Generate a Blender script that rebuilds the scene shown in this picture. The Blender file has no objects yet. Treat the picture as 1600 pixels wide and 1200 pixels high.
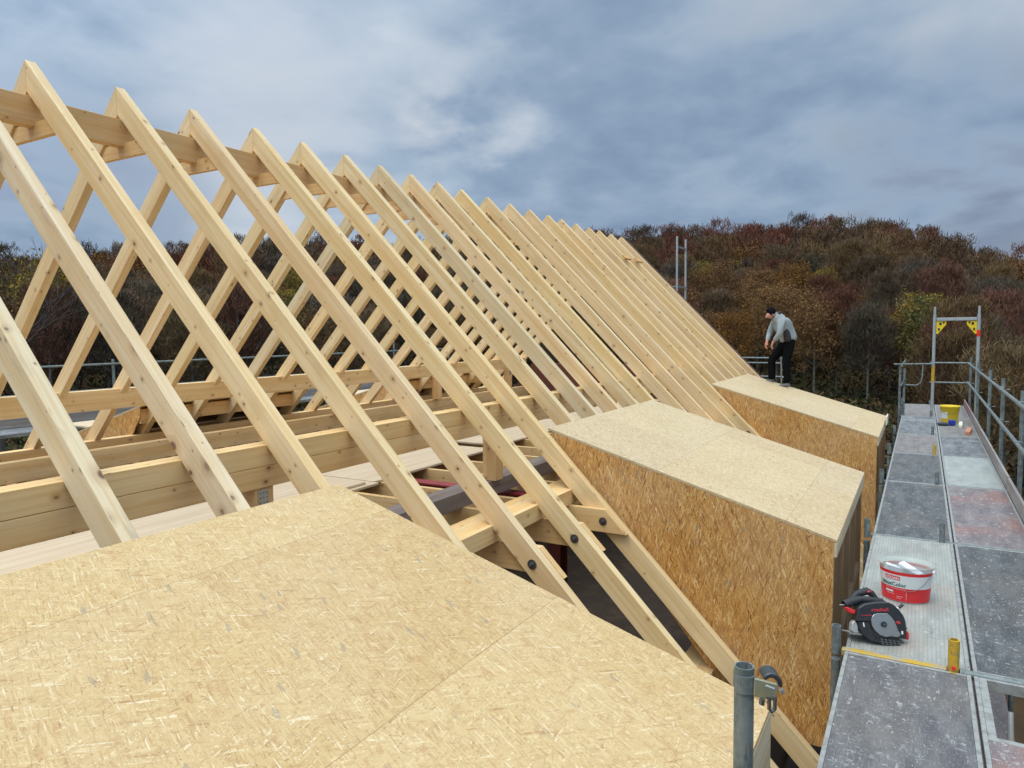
import bpy, bmesh, math, random
import numpy as np
from mathutils import Vector, Matrix
random.seed(7)
S = bpy.context.scene
COL = S.collection

# ------------------------------------------------------------------ camera
YAW, PITCH, ROLL, FPX = 0.5238, 0.0735, -0.0119, 1110.6
Fv = Vector((-math.sin(YAW)*math.cos(PITCH), math.cos(YAW)*math.cos(PITCH), -math.sin(PITCH)))
Rv = Vector((math.cos(YAW), math.sin(YAW), 0)); Uv = Rv.cross(Fv)
R2 = math.cos(ROLL)*Rv+math.sin(ROLL)*Uv; U2 = -math.sin(ROLL)*Rv+math.cos(ROLL)*Uv
cam = bpy.data.cameras.new('camera'); camo = bpy.data.objects.new('camera', cam); COL.objects.link(camo)
camo.matrix_world = Matrix(((R2.x, U2.x, -Fv.x, 0), (R2.y, U2.y, -Fv.y, 0), (R2.z, U2.z, -Fv.z, 0), (0, 0, 0, 1)))
cam.sensor_width = 36; cam.lens = 36*FPX/1600; cam.clip_start = .05; cam.clip_end = 5000
S.camera = camo
S.view_settings.view_transform = 'Standard'; S.view_settings.look = 'None'
S.view_settings.exposure = 0.0; S.view_settings.gamma = 1

# ------------------------------------------------------------------ node helper
class NT:
    def __init__(s, tree): s.t = tree; s.n = tree.nodes; s.l = tree.links
    def new(s, typ, **kw):
        nd = s.n.new(typ)
        for k, v in kw.items(): setattr(nd, k, v)
        return nd
    def set(s, sock, v):
        if isinstance(v, bpy.types.NodeSocket): s.l.new(v, sock)
        elif isinstance(v, (tuple, list)) and len(v) == 3 and sock.type == 'RGBA': sock.default_value = (*v, 1)
        else: sock.default_value = v
    def math(s, op, a, b=None, c=None, clamp=False):
        nd = s.new('ShaderNodeMath', operation=op); nd.use_clamp = clamp
        s.set(nd.inputs[0], a)
        if b is not None: s.set(nd.inputs[1], b)
        if c is not None: s.set(nd.inputs[2], c)
        return nd.outputs[0]
    def mix(s, f, a, b, mode='MIX'):
        nd = s.new('ShaderNodeMix', data_type='RGBA', blend_type=mode)
        s.set(nd.inputs[0], f); s.set(nd.inputs[6], a); s.set(nd.inputs[7], b)
        return nd.outputs[2]
    def ramp(s, f, pts, interp='LINEAR'):
        nd = s.new('ShaderNodeValToRGB'); cr = nd.color_ramp; cr.interpolation = interp
        while len(cr.elements) < len(pts): cr.elements.new(.5)
        for e, (p, c) in zip(cr.elements, pts):
            e.position = p; e.color = (*c, 1) if isinstance(c, (tuple, list)) else (c, c, c, 1)
        s.set(nd.inputs[0], f); return nd.outputs[0]
    def smooth(s, f, a, b, lo=0., hi=1.):
        nd = s.new('ShaderNodeMapRange', interpolation_type='SMOOTHSTEP')
        s.set(nd.inputs[0], f); nd.inputs[1].default_value = a; nd.inputs[2].default_value = b
        nd.inputs[3].default_value = lo; nd.inputs[4].default_value = hi
        return nd.outputs[0]
    def map(s, v, loc=(0, 0, 0), rot=(0, 0, 0), sc=(1, 1, 1)):
        if any(rot): v = s.rotz(v, rot[2]); rot = (0, 0, 0)          # rotate first, then stretch
        nd = s.new('ShaderNodeMapping'); s.set(nd.inputs[0], v)
        s.set(nd.inputs[1], loc); nd.inputs[2].default_value = rot; nd.inputs[3].default_value = sc
        return nd.outputs[0]
    def rotz(s, v, a):
        nd = s.new('ShaderNodeMapping'); s.set(nd.inputs[0], v); nd.inputs[2].default_value = (0, 0, a); return nd.outputs[0]
    def noise(s, v, scale=1., detail=3., rough=.5, dim='3D', dist=0., col=False):
        nd = s.new('ShaderNodeTexNoise', noise_dimensions=dim); s.set(nd.inputs['Vector'], v)
        nd.inputs['Scale'].default_value = scale; nd.inputs['Detail'].default_value = detail
        nd.inputs['Roughness'].default_value = rough; nd.inputs['Distortion'].default_value = dist
        return nd.outputs[1 if col else 0]
    def voro(s, v, scale=1., dim='2D', feature='F1', rand=1.):
        nd = s.new('ShaderNodeTexVoronoi', voronoi_dimensions=dim, feature=feature); s.set(nd.inputs['Vector'], v)
        nd.inputs['Scale'].default_value = scale; nd.inputs['Randomness'].default_value = rand
        return nd
    def vadd(s, a, b):
        nd = s.new('ShaderNodeVectorMath', operation='ADD'); s.set(nd.inputs[0], a); s.set(nd.inputs[1], b); return nd.outputs[0]
    def vscale(s, a, k):
        nd = s.new('ShaderNodeVectorMath', operation='SCALE'); s.set(nd.inputs[0], a); s.set(nd.inputs[3], k); return nd.outputs[0]
    def sep(s, v):
        nd = s.new('ShaderNodeSeparateXYZ'); s.set(nd.inputs[0], v); return nd.outputs
    def comb(s, x, y, z=0.):
        nd = s.new('ShaderNodeCombineXYZ'); s.set(nd.inputs[0], x); s.set(nd.inputs[1], y); s.set(nd.inputs[2], z); return nd.outputs[0]

def mat(name):
    m = bpy.data.materials.new(name); m.use_nodes = True; t = NT(m.node_tree)
    b = t.n['Principled BSDF']; return m, t, b
def bump(t, b, h, dist, strength=.5):
    nd = t.new('ShaderNodeBump'); nd.inputs['Distance'].default_value = dist; nd.inputs['Strength'].default_value = strength
    t.set(nd.inputs['Height'], h); t.l.new(nd.outputs[0], b.inputs['Normal'])

# ------------------------------------------------------------------ sky: overcast cloud deck over a Nishita sky
SUN_EL, SUN_AZ = math.radians(62), math.radians(205)       # azimuth from +Y clockwise: behind the camera
W = bpy.data.worlds.new('World'); S.world = W; W.use_nodes = True
t = NT(W.node_tree); bg = t.n['Background']
sky = t.new('ShaderNodeTexSky', sky_type='NISHITA'); sky.sun_disc = False
sky.sun_elevation = SUN_EL; sky.sun_rotation = SUN_AZ
d = t.new('ShaderNodeTexCoord').outputs['Generated']
x, y, z = t.sep(d)
zc = t.math('MAXIMUM', z, 0.0)
den = t.math('ADD', zc, .27)
pu = t.comb(t.math('DIVIDE', x, den), t.math('DIVIDE', y, den), 0.)
warp = t.noise(pu, .9, 3, .5, col=True)
pw = t.vadd(pu, t.vscale(warp, .32))
n1 = t.noise(t.map(pw, loc=(3.1, 1.7, 0)), .95, 4, .45)
n2 = t.noise(t.map(pw, loc=(8.3, 4.1, 0)), 2.7, 5, .48)
n3 = t.noise(t.map(pw, loc=(1.3, 6.1, 0)), 7.5, 5, .55)
dens = t.math('ADD', t.math('ADD', t.math('MULTIPLY', n1, .52), t.math('MULTIPLY', n2, .36)), t.math('MULTIPLY', n3, .12))
cloud = t.ramp(dens, [(.37, (.22, .315, .46)), (.44, (.305, .41, .56)), (.495, (.395, .51, .65)), (.55, (.50, .605, .73)), (.62, (.65, .725, .81))])
def pixdir(u, v): return (Fv*FPX+R2*(u-800)-U2*(v-600)).normalized()
def glow(u, v, r0, amt, col, src, colr):
    dv = pixdir(u, v); nd = t.new('ShaderNodeVectorMath', operation='DOT_PRODUCT'); t.set(nd.inputs[0], d); nd.inputs[1].default_value = dv
    g = t.smooth(nd.outputs[1 if 'Value' not in nd.outputs else 'Value'], math.cos(r0), 1.0)
    g = t.math('MULTIPLY', t.math('MULTIPLY', g, t.smooth(dens, .44, .56)), amt)
    return t.mix(g, src, colr)
cloud = glow(760, 110, .12, .35, 1, cloud, (.66, .70, .77))
cloud = glow(800, 235, .08, .75, 1, cloud, (.72, .76, .82))
cloud = glow(680, 190, .07, .8, 1, cloud, (.72, .76, .82))
cloud = glow(420, 200, .16, .55, 1, cloud, (.70, .76, .84))
cloud = glow(250, 110, .30, .45, 1, cloud, (.56, .62, .71))
cloud = glow(1300, 60, .35, .35, 1, cloud, (.50, .55, .62))
cloud = glow(1540, 330, .22, .8, 1, cloud, (.17, .22, .34))
cloud = glow(90, 360, .22, .7, 1, cloud, (.22, .30, .46))
cloud = glow(1200, 300, .28, .35, 1, cloud, (.22, .28, .40))
# an overcast sky is brighter towards the zenith and on the sun's side
zen = t.smooth(z, .42, .92, 1.0, 3.0)
sd = t.new('ShaderNodeVectorMath', operation='DOT_PRODUCT'); t.set(sd.inputs[0], d)
sdir = Vector((math.sin(SUN_AZ)*math.cos(SUN_EL), math.cos(SUN_AZ)*math.cos(SUN_EL), math.sin(SUN_EL)))
sd.inputs[1].default_value = sdir
sunside = t.smooth(sd.outputs['Value'], .0, 1.0, .95, 1.85)
cl = t.new('ShaderNodeVectorMath', operation='SCALE'); t.set(cl.inputs[0], cloud); t.set(cl.inputs[3], t.math('MULTIPLY', zen, sunside))
warm = t.mix(t.smooth(z, .42, .8), (1, 1, 1), (1.04, .95, .82)); clw = t.mix(1.0, cl.outputs[0], warm, 'MULTIPLY')
nish = t.new('ShaderNodeVectorMath', operation='SCALE'); t.set(nish.inputs[0], sky.outputs[0]); nish.inputs[3].default_value = .07
skyc = t.mix(.92, nish.outputs[0], clw)
low = t.smooth(z, -.06, 0.0)
skyc = t.mix(low, (.10, .10, .10), skyc)
t.set(bg.inputs[0], skyc); bg.inputs[1].default_value = 1.0

sun = bpy.data.lights.new('sun', 'SUN'); sun.energy = 1.15; sun.angle = math.radians(22); sun.color = (1, .93, .82)
suno = bpy.data.objects.new('sun', sun); COL.objects.link(suno)
suno.rotation_euler = sdir.to_track_quat('Z', 'Y').to_euler()

# ------------------------------------------------------------------ materials
def uvrand(t, k=37.):
    uv = t.new('ShaderNodeUVMap').outputs[0]
    r = t.new('ShaderNodeObjectInfo').outputs['Random']
    off = t.comb(t.math('MULTIPLY', r, k), t.math('MULTIPLY', r, k*1.7), 0.)
    return t.vadd(uv, off)

def wood_mat(name, base=(.72, .502, .245), dark=(.61, .39, .16), pale=(.785, .61, .36), knots=True, rough=.62, kr=.0105, smear=.20):
    m, t, b = mat(name)
    uv = uvrand(t)
    oi = t.new('ShaderNodeObjectInfo')
    warp = t.noise(t.map(uv, sc=(1.2, 6, 1)), 1., 3, .55, col=True)
    uvw = t.vadd(uv, t.vscale(warp, .018))
    kn = t.voro(t.map(uv, sc=(3.4, 9.0, 1)), 1.)
    # knot distance in metres: rebuild from cell position
    kpos = kn.outputs['Position']
    dv = t.new('ShaderNodeVectorMath', operation='SUBTRACT'); t.set(dv.inputs[0], t.map(uv, sc=(3.4, 9.0, 1))); t.set(dv.inputs[1], kpos)
    dm = t.map(dv.outputs[0], sc=(1/3.4*.75, 1/9.0, 1))
    ln = t.new('ShaderNodeVectorMath', operation='LENGTH'); t.set(ln.inputs[0], dm); dist = ln.outputs['Value']
    cr = t.sep(kn.outputs['Color'])
    rad = t.math('MULTIPLY', t.smooth(cr[0], .22, 1.0), t.math('MULTIPLY', t.smooth(t.noise(t.map(uv, loc=(3, 8, 0), sc=(.9, 2.2, 1)), 1., 2, .5), .36, .60, .25, 1.15), kr))
    kmask = t.math('SUBTRACT', 1.0, t.smooth(t.math('DIVIDE', dist, t.math('ADD', rad, .0005)), .55, 1.25))
    halo = t.math('MULTIPLY', t.math('SUBTRACT', 1.0, t.smooth(t.math('DIVIDE', dist, t.math('ADD', rad, .0005)), .8, 3.6)), .6)
    pull = t.math('MULTIPLY', halo, .02)
    ux, uy, uz = t.sep(uvw)
    g1 = t.noise(t.comb(t.math('MULTIPLY', ux, 1.1), t.math('MULTIPLY', t.math('ADD', uy, pull), 46), 0.), 1., 4, .6)
    g2 = t.noise(t.comb(t.math('MULTIPLY', ux, .5), t.math('MULTIPLY', t.math('ADD', uy, pull), 11), 3.), 1., 3, .55)
    g3 = t.noise(uv, 3.1, 3, .5)
    c = t.mix(t.smooth(g2, .35, .65), base, pale)
    c = t.mix(t.math('MULTIPLY', t.smooth(g1, .45, .75), .55), c, dark)
    c = t.mix(t.math('MULTIPLY', t.smooth(g3, .5, .8), .35), c, dark)
    g4 = t.noise(t.comb(t.math('MULTIPLY', ux, .35), t.math('MULTIPLY', t.math('ADD', uy, pull), 22), 9.), 1., 2, .5)
    c = t.mix(t.math('MULTIPLY', t.smooth(g4, .56, .62), .30), c, dark)
    if knots:
        c = t.mix(t.math('MULTIPLY', halo, .75), c, (.40, .21, .09))
        c = t.mix(t.math('MULTIPLY', kmask, t.math('ADD', t.math('MULTIPLY', cr[1], .5), .45)), c, (.15, .075, .04))
        # handling dirt and rub marks
        sm = t.noise(t.map(uv, loc=(5, 2, 0), sc=(1.6, 5, 1)), 1., 4, .62)
        c = t.mix(t.math('MULTIPLY', t.smooth(sm, .56, .74), smear), c, (.25, .22, .185))
    c = t.mix(1.0, c, oi.outputs['Color'], 'MULTIPLY')
    t.set(b.inputs['Base Color'], c)
    t.set(b.inputs['Roughness'], rough); b.inputs['Specular IOR Level'].default_value = .3
    bump(t, b, t.math('ADD', g1, t.math('MULTIPLY', kmask, -.6)), .0012, .6)
    return m

def osb_mat(name, cols, angs=(.3, -1.1, 1.4, -.4, .8, -.75, .1, 1.2, -.2), L=.085, Wd=.0105, dark=1.0, rough=.6, ang0=0., spread=1.0):
    m, t, b = mat(name)
    uv = uvrand(t, 13.)
    wp = t.noise(uv, 9., 2, .5, col=True)
    uvw = t.vadd(uv, t.vscale(wp, .012))
    hs = None; c = None
    for i, a in enumerate(angs):
        k = 1.0 + .30*math.sin(i*2.1)
        v = t.voro(t.map(uvw, loc=(i*3.17, i*1.31, 0), rot=(0, 0, ang0+a*spread), sc=(1/(L*k), 1/(Wd*k), 1)), 1.)
        cc = t.sep(v.outputs['Color'])
        col = t.ramp(cc[0], cols)
        if c is None:
            c = col; h = cc[2]
        else:
            msk = t.smooth(cc[1], .66, .72)
            c = t.mix(msk, c, col)
            hm = t.new('ShaderNodeMix', data_type='FLOAT'); t.set(hm.inputs[0], msk); t.set(hm.inputs[2], h); t.set(hm.inputs[3], cc[2]); h = hm.outputs[0]
    fib = t.noise(t.map(uvw, rot=(0, 0, ang0), sc=(8, 260, 1)), 1., 2, .5)
    for q_, (an, lo) in enumerate(((.35, .62), (-.8, .64), (1.3, .63))):
        ln_ = t.noise(t.map(uvw, loc=(q_*5.1, 2.2, 0), rot=(0, 0, ang0+an*spread), sc=(16, 190, 1)), 1., 2, .5)
        c = t.mix(t.math('MULTIPLY', t.smooth(ln_, lo, lo+.05), .38), c, (.24, .13, .055))
    big = t.noise(uv, 1.3, 3, .5)
    c = t.mix(t.math('MULTIPLY', t.smooth(fib, .5, .75), .22), c, (.30, .17, .06))
    c = t.mix(t.smooth(big, .3, .7, 0, .14), c, (.75, .62, .42))
    # rare grey and dark bark flakes
    fl = t.voro(t.map(uvw, rot=(0, 0, ang0+.3), sc=(1/.055, 1/.017, 1)), 1.)
    fc = t.sep(fl.outputs['Color'])
    c = t.mix(t.math('MULTIPLY', t.smooth(fc[0], .988, .992), .45), c, (.27, .24, .19))
    c = t.mix(t.math('MULTIPLY', t.smooth(fc[1], .965, .97), .32), c, (.46, .25, .11))
    sp = t.voro(t.map(uvw, loc=(7, 3, 0)), 38.)
    spk = t.math('MULTIPLY', t.math('SUBTRACT', 1., t.smooth(sp.outputs['Distance'], .05, .12)), t.smooth(t.sep(sp.outputs['Color'])[0], .8, .82))
    c = t.mix(t.math('MULTIPLY', spk, .6), c, (.14, .07, .03))
    if dark != 1.0: c = t.mix(1.0, c, (dark, dark, dark), 'MULTIPLY')
    oi = t.new('ShaderNodeObjectInfo')
    c = t.mix(1.0, c, oi.outputs['Color'], 'MULTIPLY')
    t.set(b.inputs['Base Color'], c); t.set(b.inputs['Roughness'], rough); b.inputs['Specular IOR Level'].default_value = .35
    bump(t, b, h, .0012, .55)
    return m

M = {}
M['wood'] = wood_mat('spruce')
M['woodnear'] = wood_mat('handled_spruce', kr=.019, smear=.55)
M['woodplain'] = wood_mat('planed_spruce', base=(.62, .47, .28), dark=(.50, .35, .19), pale=(.70, .57, .38), knots=False)
M['oldwood'] = wood_mat('old_grey_timber', base=(.21, .165, .145), dark=(.12, .09, .08), pale=(.28, .235, .21), knots=True)
M['shadetimber'] = wood_mat('shade_browned_timber', base=(.36, .235, .13), dark=(.24, .14, .07), pale=(.44, .31, .19))  # dormer front framing: its shade is put into the brown colour
M['ply'] = wood_mat('plywood', base=(.62, .475, .315), dark=(.52, .37, .225), pale=(.68, .54, .38), knots=False)
OSB1 = [(0, (.41, .23, .09)), (.06, (.52, .335, .145)), (.40, (.585, .41, .19)), (.78, (.62, .445, .215)), (.93, (.68, .515, .275)), (1, (.77, .64, .42))]
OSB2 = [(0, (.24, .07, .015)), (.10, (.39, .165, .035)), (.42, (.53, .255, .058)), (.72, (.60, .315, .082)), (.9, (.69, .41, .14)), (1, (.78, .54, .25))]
OSB3 = [(0, (.34, .22, .11)), (.12, (.50, .37, .20)), (.5, (.565, .43, .245)), (.85, (.61, .48, .29)), (1, (.68, .56, .38))]
M['osb_top'] = osb_mat('osb_roof', OSB1, (.3, -1.2, 1.5, -.5, .9, -.15, 1.25, -.85, .25), L=.055, Wd=.0060, ang0=math.pi/2, spread=1.15)
M['osb_pale'] = osb_mat('osb_pale_roof', OSB3, L=.045, Wd=.007, ang0=math.pi/2, spread=1.1)
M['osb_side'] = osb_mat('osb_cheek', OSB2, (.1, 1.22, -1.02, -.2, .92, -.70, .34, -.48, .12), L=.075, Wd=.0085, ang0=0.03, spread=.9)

def paint(name, col, rough=.5, metal=0., nscale=0., namt=0., ncol=(0, 0, 0), spec=.5, bumpd=0.):
    m, t, b = mat(name); c = col
    tc = t.new('ShaderNodeTexCoord').outputs['Object']
    if namt:
        n = t.noise(tc, nscale, 5, .65)
        c = t.mix(t.math('MULTIPLY', t.smooth(n, .42, .68), namt), col, ncol)
    t.set(b.inputs['Base Color'], c if not isinstance(c, tuple) else (*c, 1)); b.inputs['Roughness'].default_value = rough
    b.inputs['Metallic'].default_value = metal; b.inputs['Specular IOR Level'].default_value = spec
    if bumpd: bump(t, b, t.noise(tc, nscale*2, 3, .6), bumpd)
    return m
def galv_mat():
    m, t, b = mat('galvanised_steel')
    tc = t.new('ShaderNodeTexCoord').outputs['Object']
    oi = t.new('ShaderNodeObjectInfo').outputs['Random']
    tc = t.vadd(tc, t.comb(t.math('MULTIPLY', oi, 30), 0., 0.))
    n1 = t.noise(tc, 14, 5, .65); n2 = t.noise(t.map(tc, sc=(60, 60, 9)), 1, 3, .6); v = t.voro(tc, 90, dim='3D')
    c = t.mix(t.smooth(n1, .3, .7), (.115, .145, .145), (.25, .275, .265))
    c = t.mix(t.math('MULTIPLY', t.smooth(n2, .60, .74), .6), c, (.56, .56, .53))
    c = t.mix(t.math('MULTIPLY', t.sep(v.outputs['Color'])[0], .14), c, (.12, .15, .17))
    n3 = t.noise(tc, 7, 4, .6)
    c = t.mix(t.math('MULTIPLY', t.smooth(n3, .60, .72), .55), c, (.26, .20, .12))
    n4 = t.noise(t.map(tc, sc=(25, 25, 4)), 1, 5, .7)
    c = t.mix(t.math('MULTIPLY', t.smooth(n4, .55, .66), .55), c, (.06, .075, .08))
    t.set(b.inputs['Base Color'], c); b.inputs['Metallic'].default_value = .35
    t.set(b.inputs['Roughness'], t.smooth(n1, .3, .7, .42, .66)); bump(t, b, n1, .0008, .5)
    return m
M['galv'] = galv_mat()
M['yellow'] = paint('worn_yellow_paint', (.56, .34, .02), .55, 0, 30, .75, (.22, .17, .09))
M['yellowpatchy'] = paint('flaking_yellow_paint', (.52, .32, .02), .55, .1, 9, .95, (.30, .32, .30))
M['yellowclean'] = paint('yellow_plastic', (.78, .55, .015), .4)
M['red'] = paint('red_steel', (.30, .035, .04), .5, 0, 9, .4, (.16, .03, .03))
M['reddark'] = paint('dark_red_primer', (.10, .018, .016), .6, 0, 9, .5, (.05, .015, .012))
M['redtape'] = paint('red_tape', (.75, .03, .02), .4)
M['bolt'] = paint('bolt_steel', (.20, .20, .20), .35, .85)
M['zinc'] = paint('zinc_plate', (.48, .49, .48), .42, .6, 60, .4, (.3, .3, .3))
M['black'] = paint('black_plastic', (.018, .019, .022), .42, 0, 25, .5, (.035, .036, .04))
M['rubber'] = paint('black_rubber', (.016, .018, .02), .55, 0, 30, .5, (.03, .032, .036))
M['alu'] = paint('aluminium', (.42, .43, .42), .42, .4, 40, .5, (.30, .30, .28))
M['fascia'] = wood_mat('pale_fascia', base=(.53, .42, .27), dark=(.44, .33, .20), pale=(.60, .50, .35), knots=False)
M['dark'] = paint('shade_dark_rubble', (.060, .042, .030), .9, 0, 5, .8, (.11, .068, .045), bumpd=.02)  # debris brown, with the interior's darkness put into the floor colour
M['brick'] = paint('brick_red_wall', (.13, .042, .032), .9, 0, 8, .6, (.08, .03, .025))
M['plaster'] = paint('plaster', (.40, .37, .32), .85, 0, 2, .5, (.30, .27, .23))
M['blade'] = paint('saw_cover_metal', (.36, .38, .39), .35, .75, 30, .3, (.28, .29, .3))
M['white'] = paint('white_plastic', (.72, .72, .70), .4)
M['paper'] = paint('paper', (.72, .73, .80), .7)
M['labelred'] = paint('label_red', (.62, .02, .025), .38)
M['labelwhite'] = paint('label_white', (.62, .64, .63), .4)
M['labelgreen'] = paint('label_green_ink', (.01, .13, .09), .45)
M['blue'] = paint('blue_plastic', (.012, .03, .30), .4)
M['glove'] = paint('dark_blue_glove', (.02, .035, .06), .8)
M['brickpiece'] = paint('terracotta', (.50, .21, .12), .85)
M['palewood'] = paint('pale_block', (.66, .62, .50), .7)
M['redink'] = paint('red_print', (.42, .03, .04), .45)

def deck_mat(name, a, b2, stain, stain_amt=.5, speck=.5, ribs=False, dots=False):
    m, t, b = mat(name)
    uv = uvrand(t, 9.)
    n1 = t.noise(t.map(uv, sc=(3, 9, 1)), 1., 6, .65); n2 = t.noise(t.map(uv, loc=(3, 1, 0), sc=(1.6, 2.0, 1)), 1., 3, .5)
    n3 = t.noise(t.map(uv, sc=(30, 120, 1)), 1., 4, .7); n4 = t.noise(uv, 19., 3, .6)
    c = t.mix(t.smooth(n1, .35, .66), a, b2)
    c = t.mix(t.math('MULTIPLY', t.smooth(n2, .44, .72), stain_amt), c, stain)
    c = t.mix(t.math('MULTIPLY', t.smooth(n3, .52, .68), speck*.5), c, (.44, .44, .43))
    n6 = t.noise(t.map(uv, loc=(2, 7, 0), sc=(46, 17, 1)), 1., 6, .75); n7 = t.noise(t.map(uv, loc=(1, 5, 0), sc=(5, 5, 1)), 1., 4, .6)
    c = t.mix(t.math('MULTIPLY', t.math('MULTIPLY', t.smooth(n6, .54, .66), t.smooth(n7, .40, .60)), min(speck*1.15, 1.)), c, (.50, .51, .51))
    n8 = t.noise(t.map(uv, loc=(4, 4, 0), sc=(9, 9, 1)), 1., 5, .7)
    c = t.mix(t.math('MULTIPLY', t.smooth(n8, .55, .72), .35), c, (.05, .045, .045))
    n5 = t.noise(t.map(uv, loc=(9, 9, 0), sc=(7, 24, 1)), 1., 5, .7)
    c = t.mix(t.math('MULTIPLY', t.smooth(n5, .60, .66), speck*.6), c, (.58, .58, .56))
    # drops of white plaster and paint
    w = t.vadd(t.map(uv, sc=(14, 26, 1)), t.vscale(t.noise(uv, 55., 2, .5, col=True), 1.2))
    v = t.voro(w, 1.); rr = t.sep(v.outputs['Color'])
    v = t.voro(t.map(w, loc=(.3, .7, 0), sc=(1.5, 1.5, 1)), 1.); rr = t.sep(v.outputs['Color'])
    drop = t.math('MULTIPLY', t.math('LESS_THAN', v.outputs['Distance'], t.math('MULTIPLY', rr[1], .27)), t.math('GREATER_THAN', rr[0], .95-.12*speck))
    c = t.mix(t.math('MULTIPLY', drop, .55), c, (.52, .51, .48))
    v2 = t.voro(t.map(uv, sc=(45, 60, 1)), 1.); r2 = t.sep(v2.outputs['Color'])
    d2 = t.math('MULTIPLY', t.math('LESS_THAN', v2.outputs['Distance'], .18), t.math('GREATER_THAN', r2[0], .955))
    c = t.mix(t.math('MULTIPLY', d2, .55), c, (.52, .50, .46))
    h = t.math('MULTIPLY', n4, .3)
    ux, uy, _ = t.sep(t.new('ShaderNodeUVMap').outputs[0])
    if ribs:
        s = t.math('SINE', t.math('MULTIPLY', uy, 2*math.pi/.021))
        h = t.math('ADD', h, s)
        c = t.mix(t.math('MULTIPLY', t.smooth(s, -.95, -.5, 1, 0), .30), c, (.17, .15, .12))
    if dots:
        s = t.math('MULTIPLY', t.math('SINE', t.math('MULTIPLY', ux, 2*math.pi/.018)), t.math('SINE', t.math('MULTIPLY', uy, 2*math.pi/.018)))
        h = t.math('ADD', h, t.smooth(s, .2, .8)); c = t.mix(t.smooth(s, .4, .9, 0, .12), c, (.30, .30, .32))
    t.set(b.inputs['Base Color'], c); b.inputs['Roughness'].default_value = .62
    t.set(b.inputs['Roughness'], t.smooth(n1, .3, .7, .5, .75)); bump(t, b, h, .0016, .55)
    return m

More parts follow.
